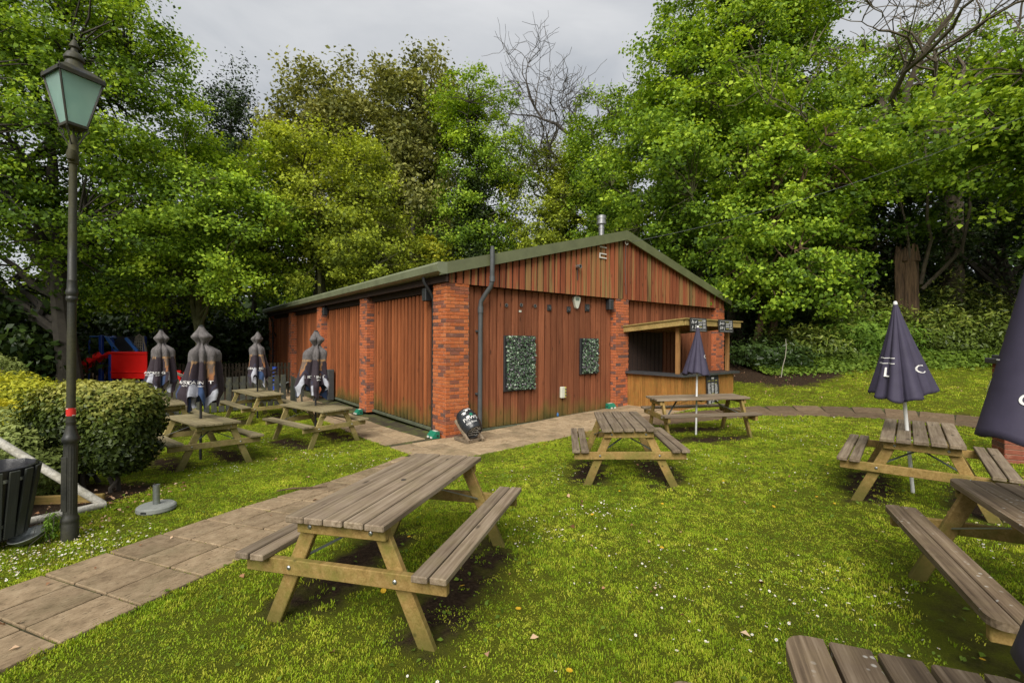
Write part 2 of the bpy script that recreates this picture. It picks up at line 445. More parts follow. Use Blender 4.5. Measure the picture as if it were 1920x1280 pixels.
for i in range(24):
    s = -5.8 + i * st
    for j in range(3):
        t = (j - 1) * .42
        x, y = pxy(s + rs.uniform(-.004, .004), t)
        bx, by = w2b(x, y)
        if bx > -1.15 and by > -1.7: continue
        slab_at(path1, x, y, pa, st - .014 - rs.rand() * .01, .42 - .012 - rs.rand() * .01, SLAB)
bx0 = -1.2
patio = joint_sheet('patio', lambda a, c: b2w(-1.2 + 9.3 * a, -1.75 + 2.05 * c), 50, 12, JOINT, 'slab patio along the front of the timber hall')
patio2 = joint_sheet('side_pavement', lambda a, c: b2w(-1.2 + 1.45 * a, .305 + 18.3 * c), 8, 70, JOINT, 'slab apron along the side wall of the timber hall')
def patio_slabs(parent, x0, x1, y0, y1, skip=None):
    nx = int((x1 - x0) / .45); ny = int((y1 - y0) / .45)
    for i in range(nx):
        for j in range(ny):
            x = x0 + (i + .5) * .45; y = y0 + (j + .5) * .45
            if skip and skip(x, y): continue
            wx, wy = b2w(x, y)
            slab_at(parent, wx, wy, BROT, .45 - .012, .45 - .012, SLAB2)
patio_slabs(patio, -1.2, 8.1, -1.75, .05)
patio_slabs(patio2, -1.2, .15, .305, 18.5)
# right-hand path
seg = np.hypot(*np.diff(RIGHT_PATH, axis=0).T); cum = np.concatenate([[0], np.cumsum(seg)])
def rp(s, t):
    k = min(len(seg) - 1, max(0, int(np.searchsorted(cum, s) - 1)))
    d0 = RIGHT_PATH[k + 1] - RIGHT_PATH[k]; d0 = d0 / np.hypot(*d0); q = RIGHT_PATH[k] + d0 * (s - cum[k])
    kk = min(len(seg) - 1, k + 1) if s - cum[k] > seg[k] / 2 else max(0, k - 1)
    d1 = RIGHT_PATH[kk + 1] - RIGHT_PATH[kk]; d1 = d1 / np.hypot(*d1); w = abs((s - cum[k]) / seg[k] - .5)
    d = d0 * (1 - w) + d1 * w; d /= np.hypot(*d); n = np.array([d[1], -d[0]])
    q = q + n * t; return float(q[0]), float(q[1]), math.atan2(d[1], d[0])
path2 = joint_sheet('path', lambda a, c: rp(cum[-1] * a, (c - .5) * 1.16)[:2], 60, 6, JOINT, 'brown slab path past the bar towards the brick pier')
L_ = cum[-1]; k = int(L_ / .58)
for i in range(k):
    for j in range(2):
        x, y, a = rp((i + .5) * .58, (j - .5) * .57)
        bx, by = w2b(x, y)
        if by > -1.72 and bx < 8: continue
        slab_at(path2, x, y, a, .565, .555, SLAB3)

# ------------------------------------------------------------------ the timber hall
def brickmat(name, orange, dark_frac=.3):
    m, nt, b = newmat(name); tcn = nt.nodes.new('ShaderNodeTexCoord'); r, loc = objrand(nt, 83)
    v = mapped(nt, tcn.outputs['Object'], (1, 1, 1), loc)
    base = ramp(nt, r, [(0, tuple(x * .8 for x in orange)), (.35, orange), (.66, (orange[0] * 1.08, orange[1] * 1.25, orange[2] * 1.3)), (.74, (.21, .078, .048)), (.88, (.115, .062, .050)), (1, (.26, .08, .04))])
    f = noise(nt, v, 22, 6, .7)
    base = mixc(nt, 1.0, base, fr(nt, f, .25, .75, .7, 1.3), 'MULTIPLY')
    base = mixc(nt, fr(nt, noise(nt, v, 9, 4, .6), .58, .75, 0, .35), base, (.40, .26, .18))
    nt.links.new(base, b.inputs['Base Color']); b.inputs['Roughness'].default_value = .88; b.inputs['Specular IOR Level'].default_value = .2
    bump(nt, b, f, .5, .006); return m
BRICK = brickmat('brick', (.40, .112, .038))
# joined brickwork: same tones, one random value per brick from an attribute
m, nt, b = newmat('brickwork'); tcn = nt.nodes.new('ShaderNodeTexCoord'); at = N(nt, 'ShaderNodeAttribute'); at.attribute_name = 'tone'
o_ = (.40, .112, .038)
base = ramp(nt, at.outputs['Fac'], [(0, tuple(x * .8 for x in o_)), (.35, o_), (.66, (.45, .12, .04)), (.74, (.21, .078, .048)), (.88, (.115, .062, .050)), (1, (.26, .08, .04))])
base = mixc(nt, 1.0, base, fr(nt, noise(nt, tcn.outputs['Object'], 22, 6, .7), .25, .75, .7, 1.3), 'MULTIPLY')
nt.links.new(base, b.inputs['Base Color']); b.inputs['Roughness'].default_value = .88
BRICKJ = m
MORTAR = plain('mortar', (.46, .34, .25), .95, 0, .25, 20, .4)

def boardmat(name, stops, algae_h, streak=False):
    """stained vertical cladding; grain along local z; green algae creeping up from the base"""
    m, nt, b = newmat(name); tcn = nt.nodes.new('ShaderNodeTexCoord'); geo = nt.nodes.new('ShaderNodeNewGeometry'); r, loc = objrand(nt, 53)
    v = mapped(nt, tcn.outputs['Object'], (30, 30, .9), loc); v2 = mapped(nt, tcn.outputs['Object'], (90, 90, 2.2), loc)
    f = math_(nt, 'ADD', math_(nt, 'MULTIPLY', noise(nt, v, 1, 6, .6, .5), .6), math_(nt, 'MULTIPLY', noise(nt, v2, 1, 4), .4))
    c = ramp(nt, f, stops)
    c = mixc(nt, 1.0, c, fr(nt, r, 0, 1, .72, 1.28), 'MULTIPLY')
    # dark knots
    vo = nt.nodes.new('ShaderNodeTexVoronoi'); nt.links.new(mapped(nt, tcn.outputs['Object'], (6, 6, 1.7), loc), vo.inputs['Vector']); vo.inputs['Scale'].default_value = 1.0
    c = mixc(nt, fr(nt, vo.outputs['Distance'], .06, .14, .8, 0), c, (.03, .012, .006))
    wx = noise(nt, mapped(nt, tcn.outputs['Object'], (3, 3, .45), loc), 1, 5, .65)
    c = mixc(nt, fr(nt, wx, .46, .72, 0, .5), c, mixc(nt, 1.0, c, (.45, .42, .42), 'MULTIPLY'))
    sx = nt.nodes.new('ShaderNodeSeparateXYZ'); nt.links.new(geo.outputs['Position'], sx.inputs[0])
    nz = noise(nt, mapped(nt, geo.outputs['Position'], (1.4, 1.4, .8)), 1.0, 6, .7)
    hh = math_(nt, 'ADD', math_(nt, 'MULTIPLY', math_(nt, 'SUBTRACT', nz, .5), 1.7), math_(nt, 'SUBTRACT', sx.outputs['Z'], BZ))
    c = mixc(nt, fr(nt, hh, 0.0, algae_h, .85, 0), c, (.115, .11, .022))
    c = mixc(nt, fr(nt, hh, -.2, .28, .9, 0), c, (.022, .020, .008))
    if streak:
        c = mixc(nt, fr(nt, r, .66, .70, 0, .6), c, (.20, .145, .055)); c = mixc(nt, fr(nt, r, .78, .80, 0, .75), c, (.30, .085, .034)); c = mixc(nt, fr(nt, r, .93, .95, 0, .8), c, (.030, .024, .012))
        st_ = noise(nt, mapped(nt, tcn.outputs['Object'], (14, 14, .5), loc), 1, 4, .6)
        c = mixc(nt, fr(nt, math_(nt, 'ADD', st_, math_(nt, 'MULTIPLY', r, .16)), .58, .74, 0, .8), c, (.23, .17, .062))
        c = mixc(nt, fr(nt, math_(nt, 'ADD', noise(nt, mapped(nt, tcn.outputs['Object'], (18, 18, .35), loc), 1, 3), math_(nt, 'MULTIPLY', r, -.14)), .60, .70, 0, .85), c, (.028, .020, .012))
    nt.links.new(c, b.inputs['Base Color']); b.inputs['Roughness'].default_value = .75; b.inputs['Specular IOR Level'].default_value = .25
    bump(nt, b, f, .5, .006); return m
BOARD = boardmat('stained_board', [(.28, (.085, .027, .012)), (.5, (.192, .064, .028)), (.74, (.28, .108, .050))], .6)
BOARDS = boardmat('side_board', [(.28, (.11, .032, .011)), (.5, (.26, .078, .026)), (.74, (.37, .130, .048))], .55)
BOARDG = boardmat('gable_board', [(.28, (.12, .032, .014)), (.5, (.27, .075, .032)), (.74, (.37, .135, .06))], .1, True)
DARKW = plain('dark_timber_and_gap_shade', (.028, .013, .008), .85, 0, .3, 8, .2)  # dark timber; also stands in for shade behind gapped boards
GREENM = plain('green_coated_steel', (.105, .115, .055), .42, 0, .22, 3, .05)
BLACKP = plain('black_plastic', (.020, .021, .023), .45, 0, .2, 12, .05)
GREYP = plain('grey_pipe', (.065, .070, .072), .45, 0, .2, 8, .05)

hall = empty('timber_hall', (BC[0], BC[1], BZ), BROT, 'large red stained timber hall with brick pillars and green metal roof', 'building')
PH = 3.31; PWD = .58
def brick_layout(w, d, h, rng, faces):
    """boxes of a pillar in stretcher bond: list of (centre, size)"""
    out = []; n = int(h / .0757)
    for c in range(n):
        z = (c + .5) * h / n; bh = h / n - .010
        for f in faces:
            Lf = w if f in 'fb' else d
            x = -.112 if c % 2 else 0.0
            cuts = []
            while x < Lf - 1e-3:
                a, e = max(0, x), min(Lf, x + .225 if True else 0)
                if e - a > .02: cuts.append((a, e))
                x += .225
            for a, e in cuts:
                ins = rng.uniform(-.0015, .0015)
                if f == 'f': out.append((((a + e) / 2, .05 + ins, z), (e - a - .010, .10, bh), 0))
                else: out.append(((.05 + ins, (a + e) / 2, z), (e - a - .010, .10, bh), 1))
    return out
def pillar(x, y, individual, faces='fl', w=PWD, d=PWD, h=PH):
    core = obj('brick_pillar', MB().box((w / 2 + .004, d / 2 + .004, h / 2), (w - .024, d - .024, h - .004)), MORTAR, hall, (x, y, 0))
    rng = random.Random(int(x * 31 + y * 7))
    lay = brick_layout(w, d, h, rng, faces)
    if individual:
        for c, s, k in lay:
            # returns start behind the front course so bricks never overlap
            obj('brick', cbox(round(s[0], 3), .10 if not k else .096, round(s[2], 4), .004, BRICK), None, core,
                (c[0], c[1], c[2]), (0, 0, math.pi / 2 if k else 0)) if not (k and c[1] - s[0] / 2 < .10 and 'f' in faces and c[1] + s[0] / 2 < .13) else None
    else:
        mb = MB(); tone = []
        for c, s, k in lay:
            q = len(mb.v); mb.box(c, s if not k else (s[1], s[0], s[2]), None, .004); tone += [rng.random()] * (len(mb.v) - q)
        me = mb.mesh('brickwork'); a = me.attributes.new('tone', 'FLOAT', 'POINT'); a.data.foreach_set('value', tone)
        o = obj('brickwork', me, BRICKJ, core); o['kind'] = 'stuff'
    return core
def lay_fix(): pass
pillar(0, 0, True)
for yy in (4.55, 9.1, 13.65, 18.2): pillar(0, yy, False)
pillar(5.5, 0, False, 'fl'); pillar(11.02, 0, False, 'fl')

rngb = random.Random(3)
def boards(part_parent, x0, x1, z0, ztop, plane, axis, mat, pitch=.2, wd=.148, th=.03, flip=1):
    """vertical proud boards over a recessed board line; axis 'x' = front wall, 'y' = side wall"""
    n = max(1, int(round((x1 - x0) / pitch))); p = (x1 - x0) / n
    for i in range(n):
        c = x0 + (i + .5) * p; zt = ztop(c) if callable(ztop) else ztop
        w = wd * p / pitch + rngb.uniform(-.006, .006); h = zt - z0
        off = rngb.uniform(-.004, .004)
        if callable(ztop):
            sl = (ztop(c + .01) - ztop(c - .01)) / .02; za, zb = h / 2 - sl * w / 2, h / 2 + sl * w / 2
            mb = MB(); y0, y1 = -th / 2, th / 2
            mb.add([(-w/2, y0, -h/2), (w/2, y0, -h/2), (w/2, y1, -h/2), (-w/2, y1, -h/2), (-w/2, y0, za), (w/2, y0, zb), (w/2, y1, zb), (-w/2, y1, za)],
                   [(0, 3, 2, 1), (4, 5, 6, 7), (0, 1, 5, 4), (1, 2, 6, 5), (2, 3, 7, 6), (3, 0, 4, 7)])
            o = obj('board', mb, mat, part_parent)
        else:
            o = obj('board', cbox(round(w, 3), th, round(h, 3), .004, mat), None, part_parent)
        if axis == 'x': o.location = (c, plane + off, z0 + h / 2)
        else: o.location = (plane + off, c, z0 + h / 2); o.rotation_euler = (0, 0, -math.pi / 2)
RAIL = plain('mossy_rail', (.075, .085, .05), .8, 0, .4, 5, .2)
FP, LP = .16, .20
fw = obj('front_wall', MB().box((5.8, FP + .06, 1.66), (11.4, .04, 3.28)), BOARD, hall)
boards(fw, .60, 5.48, .10, 3.30, FP + .02, 'x', BOARD, .212, .168)
boards(fw, 6.10, 11.0, .10, 3.30, FP + .02, 'x', BOARD, .212, .168)
sw = obj('side_wall', MB().box((LP + .06, 9.4, 1.62), (.04, 18.0, 3.2)), DARKW, hall)  # dark backing paints the shade of the recesses between proud boards
for k in range(4):
    boards(sw, .6 + 4.55 * k, 4.53 + 4.55 * k, .10, 3.16, LP + .02, 'y', BOARDS, .205, .108, .05)
    obj('base_rail', MB().box((LP - .01, 2.57 + 4.55 * k, .055), (.06, 3.9, .07), None, .008), RAIL, sw)
    obj('head_beam', MB().box((LP - .005, 2.57 + 4.55 * k, 3.29), (.09, 3.9, .22), None, .006), DARKW, sw)
obj('base_rail', MB().box((3.04, FP - .03, .06), (4.86, .05, .07), None, .008), RAIL, fw)
obj('base_rail', MB().box((8.55, FP - .03, .06), (4.86, .05, .07), None, .008), RAIL, fw)
# gable cladding hangs in the plane of the pillar faces
RS = (5.23 - 3.68) / 5.9
def roofz(x): return 5.23 - RS * abs(x - 5.8)
gable = obj('gable', MB().add([(0, .03, 3.32), (11.6, .03, 3.32), (11.6, .03, roofz(11.6) - .1), (5.8, .03, roofz(5.8) - .1), (0, .03, roofz(0) - .1),
     (0, .30, 3.32), (11.6, .30, 3.32), (11.6, .30, roofz(11.6) - .1), (5.8, .30, roofz(5.8) - .1), (0, .30, roofz(0) - .1)],
     [(0, 1, 2, 3, 4), (9, 8, 7, 6, 5), (0, 5, 6, 1), (1, 6, 7, 2), (2, 7, 8, 3), (3, 8, 9, 4), (4, 9, 5, 0)]), DARKW, hall)  # near-black backing puts shade into the gaps of the gable cladding
boards(gable, .04, 11.56, 3.30, lambda x: roofz(x) - .17, .004, 'x', BOARDG, .192, .142)
# roof: corrugated green sheets, verge flashing, gutter
def roof_side(sgn):
    V = []; F = []; ny = 150; x0 = 5.8; x1 = -.2 if sgn < 0 else 11.8
    for j in range(ny + 1):
        y = -.12 + 19.0 * j / ny; dz = .022 if (j % 4) in (1, 2) else 0
        for x in (x0, x1):
            z = 5.23 - RS * abs(x - 5.8) + dz; V.append((x, y, z)); 
    for j in range(ny): a = 2 * j; F.append((a, a + 1, a + 3, a + 2))
    return fast_mesh('roof_sheet', np.array(V), np.array(F))
ROOFM = plain('roof_green_steel', (.115, .125, .075), .5, 0, .25, 1.2, .1)
roof = obj('roof', roof_side(-1), ROOFM, hall); obj('roof_slope', roof_side(1), ROOFM, roof)
for sgn, xe in ((-1, -.22), (1, 11.82)):
    mb = MB(); z1 = roofz(5.8) + .02; z0 = 5.23 - RS * abs(xe - 5.8) + .02; d = .245; ya, yb = -.155, -.105
    mb.add([(5.8, ya, z1), (xe, ya, z0), (xe, ya, z0 - d), (5.8, ya, z1 - d - .02), (5.8, yb, z1), (xe, yb, z0), (xe, yb, z0 - d), (5.8, yb, z1 - d - .02)],
           [(0, 1, 2, 3), (7, 6, 5, 4), (0, 4, 5, 1), (1, 5, 6, 2), (2, 6, 7, 3), (3, 7, 4, 0)])
    obj('verge_flashing', mb, GREENM, roof)
    # soffit strip behind flashing
    mb = MB().add([(5.8, -.10, z1 - .05), (xe, -.10, z0 - .05), (xe, .04, z0 - .05), (5.8, .04, z1 - .05)], [(0, 1, 2, 3)]); obj('soffit', mb, DARKW, roof)
GUT = plain('green_gutter', (.15, .165, .10), .45, 0, .25, 2.5, .1)
mb = MB(); prof = [(-.06, 3.70), (-.26, 3.69), (-.30, 3.64), (-.28, 3.50), (-.20, 3.46), (-.06, 3.46)]
vs = []; 
for y in (-.16, 18.85): vs += [(x, y, z) for x, z in prof]
mb.add(vs, [(i, (i + 1) % 6, 6 + (i + 1) % 6, 6 + i) for i in range(6)] + [(5, 4, 3, 2, 1, 0), (6, 7, 8, 9, 10, 11)])
obj('gutter', mb, GUT, roof)
obj('eaves_board', MB().box((-.03, 9.35, 3.43), (.05, 18.9, .24)), DARKW, roof)
# side and back walls closing the shell
obj('rear_wall', MB().add([(0.1, 18.75, 0), (11.5, 18.75, 0), (11.5, 18.75, 3.6), (5.8, 18.75, 5.1), (.1, 18.75, 3.6), (.1, 18.7, 0), (11.5, 18.7, 0), (11.5, 18.7, 3.6), (5.8, 18.7, 5.1), (.1, 18.7, 3.6)],
    [(0, 4, 3, 2, 1), (5, 6, 7, 8, 9), (0, 1, 6, 5), (1, 2, 7, 6), (4, 0, 5, 9)]), BOARD, hall)
obj('right_wall', MB().box((11.38, 9.6, 1.7), (.04, 18.1, 3.4)), BOARD, hall)
# pipes
mb = MB(); mb.tube([(.92, FP - .09, .05), (.92, FP - .09, 2.86), (.925, FP - .10, 2.96), (1.0, -.06, 3.16), (1.03, -.17, 3.28), (1.035, -.215, 3.40), (1.035, -.215, 4.10)], .052, 12)
mb.tube([(.92, FP - .09, 2.70), (.92, FP - .09, 2.84)], .064, 12).tube([(1.035, -.215, 3.38), (1.035, -.215, 3.50)], .062, 12).tube([(1.035, -.215, 4.10), (1.035, -.215, 4.16)], .04, 10)
mb.box((.92, FP - .03, 2.3), (.16, .05, .04)).box((.92, FP - .03, .9), (.16, .05, .04))
obj('drain_pipe', smooth_by_angle(mb.mesh('pipe')), GREYP, hall)
for yy in (.66, 18.0):
    mb = MB().tube([(-.18, yy, 3.46), (-.18, yy, 3.38), (-.02, yy, 3.15), (.06, yy, 3.0), (.06, yy, .03)], .037, 10)
    obj('drain_pipe', smooth_by_angle(mb.mesh('pipe')), BLACKP, hall)
STEELB = plain('stainless_flue', (.30, .30, .30), .4, .85, .2, 10, .03)
mb = MB().lathe([(.085, 0), (.085, .62), (.097, .62), (.097, .66), (.085, .66), (.085, .74), (.145, .76), (.145, .83), (.13, .84), (.13, .90), (.145, .91), (.145, 1.0), (.08, 1.03)], 20, (5.72, .75, 4.83))
obj('flue', smooth_by_angle(mb.mesh('flue')), STEELB, hall)

# things fixed to the hall
def hall_pt(x, y, z): q = b2w(x, y); return (q[0], q[1], BZ + z)
def at_hall(name, x, y, z, label, cat, group=None): return empty(name, hall_pt(x, y, z), BROT, label, cat, group)
def speaker(x, y, z, rz, label):
    r = empty('wall_speaker', hall_pt(x, y, z), BROT + rz, label, 'speaker', 'black speakers under the eaves')
    obj('cabinet', MB().box((0, 0, 0), (.17, .16, .30), None, .02), BLACKP, r)
    mb = MB()
    for k in range(9): mb.box((0, -.083, -.12 + .03 * k), (.14, .008, .012))
    obj('grille', mb, GREYP, r)
    obj('bracket', MB().box((0, .10, 0), (.05, .06, .08)), BLACKP, r)
speaker(.06, .98, 3.12, -math.pi / 2, 'black speaker under the eaves beside the nearest corner pillar')
speaker(.06, 8.84, 3.12, -math.pi / 2, 'black speaker under the eaves halfway along the side wall')
speaker(5.30, .06, 3.12, 0, 'black speaker beside the middle brick pillar of the front wall')
IVORY = plain('ivory_plastic', (.52, .53, .44), .4, 0, .1, 10, .03); GREYG = plain('grey_green_label', (.16, .22, .18), .5, 0, .1, 10, 0)
r = at_hall('alarm_box', 4.03, FP - .03, 3.11, 'ivory shield shaped alarm box high on the front wall', 'alarm box')
poly = [(-.12, .14), (-.06, .165), (.06, .165), (.12, .14), (.115, .05), (.05, -.12), (.02, -.155), (-.02, -.155), (-.05, -.12), (-.115, .05)]
mb = MB().prism(poly, 0, .07).tf(Matrix.Rotation(math.pi / 2, 4, 'X')); obj('cover', mb, IVORY, r, (0, .03, 0))
obj('label_panel', MB().box((0, -.045, .09), (.13, .006, .07)), GREYG, r)
for x, z, lab in ((1.70, 2.92, 'small round vent hole with pale rim, leftmost on the front wall'), (2.15, 2.95, 'small round vent hole above a pale patch on the front wall'), (2.59, 2.95, 'thin round vent hole, third from the drain pipe')):
    r = at_hall('vent', x, FP - .01, z, lab, 'vent', 'round vents in the front wall')
    obj('rim', MB().lathe([(.042, 0), (.042, .02), (.034, .02), (.034, .005)], 16).tf(Matrix.Rotation(math.pi / 2, 4, 'X')), STEEL, r)
    obj('hole', MB().lathe([(.034, 0), (.034, .012)], 16).tf(Matrix.Rotation(math.pi / 2, 4, 'X')), BLACKP, r)
for x, z, s, lab in ((3.07, 2.93, .13, 'black square socket plate left of the alarm box'), (3.76, 2.92, .13, 'black square socket plate just below the alarm box'), (4.47, 3.0, .17, 'black floodlight bracket right of the alarm box')):
    r = at_hall('wall_plate', x, FP - .015, z, lab, 'socket', 'black plates in a row on the front wall')
    obj('plate', MB().box((0, 0, 0), (s, .03, s * 1.15), None, .006), BLACKP, r); obj('socket_hole', MB().lathe([(s * .3, 0), (s * .3, .02), (s * .18, .02), (s * .18, .006)], 14, (0, 0, .012)).tf(Matrix.Rotation(math.pi / 2, 4, 'X')), GREYP, r)
obj('paint_patch', MB().box((0, 0, 0), (.07, .008, .045)), IVORY, hall, (2.13, FP - .002, 2.80))
YEL = plain('yellow_plastic', (.42, .38, .10), .5, 0, .1, 10, 0)
r = at_hall('power_outlet', 3.55, FP - .04, .76, 'ivory outdoor power outlet low on the front wall', 'outlet')
obj('case', MB().box((-.03, 0, 0), (.12, .08, .29), None, .012), IVORY, r); obj('socket_panel', MB().box((.06, 0, 0), (.055, .07, .28), None, .006), YEL, r)
for zz in (-.08, 0, .08): obj('socket', MB().lathe([(.022, 0), (.022, .01)], 10).tf(Matrix.Rotation(math.pi / 2, 4, 'X')), GREYP, r, (.06, -.036, zz))
# gable fittings
r = at_hall('gable_pipe', 3.89, -.015, 4.03, 'short pipe stub through the gable boards', 'pipe')
obj('stub', MB().lathe([(.05, 0), (.05, .14), (.035, .14), (.035, .02)], 14).tf(Matrix.Rotation(math.pi / 2, 4, 'X')), STEEL, r)
obj('cable', MB().tube([(.0, -.02, -.05), (.01, -.02, -.35)], .012, 6), BLACKP, r)
r = at_hall('white_bracket', 4.9, -.02, 4.55, 'white ladder like bracket on the gable below the ridge', 'bracket')
WHITE = plain('white_paint', (.60, .58, .53), .5, 0, .12, 12, .05)
mb = MB()
for z in (-.17, -.06, .12, .24): mb.box((0, -.01, z), (.28, .02, .028))
obj('rung', mb, WHITE, r); obj('upright', MB().box((-.13, -.012, -.115), (.03, .022, .14)), WHITE, r)
r = at_hall('cable_anchor', 5.88, -.03, 4.93, 'pale cable anchor ring under the gable peak', 'cable anchor')
obj('ring', MB().tube([(.06 * math.cos(a), -.03, .06 * math.sin(a)) for a in np.linspace(0, 6.28, 17)], .014, 6), WHITE, r); obj('backing_plate', MB().box((0, 0, .1), (.06, .03, .14)), STEEL, r)
obj('drop_wire', MB().tube([(-.02, -.02, -.05), (-.05, -.02, -.7), (-.0, -.02, -1.5)], .008, 5), GREYP, r)
# overhead cable to the right hand wood
a = Vector(hall_pt(5.9, -.06, 4.93)); bq = Vector((17.5, 12.0, 9.8)); pts = [a.lerp(bq, t) + Vector((0, 0, -1.1 * 4 * t * (1 - t) * .6)) for t in np.linspace(0, 1, 40)]
o = obj('overhead_cable', MB().tube(pts, .006, 6), GREYP); tag(o, 'thin overhead cable from the gable peak into the right hand trees', 'cable')

# ------------------------------------------------------------------ leaves
def leafmat(name, dark, mid, light, trans=.34, rough=.6, gain=1.7):
    dark, mid, light = (tuple(x * gain for x in c_) for c_ in (dark, mid, light))
    m, nt, b = newmat(name); at = N(nt, 'ShaderNodeAttribute'); at.attribute_name = 'tone'
    c = ramp(nt, at.outputs['Fac'], [(0, dark), (.5, mid), (1, light)])
    nt.links.new(c, b.inputs['Base Color']); b.inputs['Roughness'].default_value = rough; b.inputs['Specular IOR Level'].default_value = .18
    t = nt.nodes.new('ShaderNodeBsdfTranslucent'); nt.links.new(mixc(nt, 1.0, c, (1.25, 1.2, .55), 'MULTIPLY'), t.inputs['Color'])
    ms = nt.nodes.new('ShaderNodeMixShader'); ms.inputs[0].default_value = trans
    nt.links.new(b.outputs[0], ms.inputs[1]); nt.links.new(t.outputs[0], ms.inputs[2])
    nt.links.new(ms.outputs[0], nt.nodes['Material Output'].inputs['Surface']); return m
def unit(v): return v / np.maximum(np.linalg.norm(v, axis=-1, keepdims=True), 1e-9)
def leaf_mesh(name, P, Nrm, size, aspect, tone, rng, fold=.18):
    """kite shaped leaves folded along the midrib: two triangles each"""
    n = len(P); Nrm = unit(Nrm)
    t = rng.normal(size=(n, 3)); t -= Nrm * (t * Nrm).sum(1, keepdims=True); t = unit(t); s = np.cross(Nrm, t)
    L = size * (0.55 + .9 * rng.rand(n) ** 1.3)[:, None]; W = L * aspect
    A = P - t * L * .5; C = P + t * L * .5
    B = P + s * W * .5 - t * L * .08 + Nrm * W * fold; D = P - s * W * .5 - t * L * .08 + Nrm * W * fold
    V = np.stack([A, B, C, D], 1).reshape(-1, 3)
    F = np.arange(n * 4).reshape(n, 4)
    me = fast_mesh(name, V, F)
    a = me.attributes.new('tone', 'FLOAT', 'POINT'); a.data.foreach_set('value', np.repeat(np.clip(tone, 0, 1), 4).astype(np.float32))
    return me
BARK = plain('bark', (.085, .068, .045), .95, 0, .45, 5, .6)
BARKG = plain('mossy_bark', (.085, .085, .035), .95, 0, .5, 4, .6)
BARKD = plain('dark_bark', (.04, .034, .026), .95, 0, .4, 5, .6)
m, nt, b = newmat('reddish_bark'); tcn = nt.nodes.new('ShaderNodeTexCoord')
f = noise(nt, mapped(nt, tcn.outputs['Object'], (9, 9, 1.1)), 1.0, 7, .7, .4)
nt.links.new(ramp(nt, f, [(.3, (.025, .016, .010)), (.5, (.105, .064, .034)), (.75, (.22, .145, .08))]), b.inputs['Base Color']); b.inputs['Roughness'].default_value = .95
bump(nt, b, f, 1.0, .06); BARKR = m

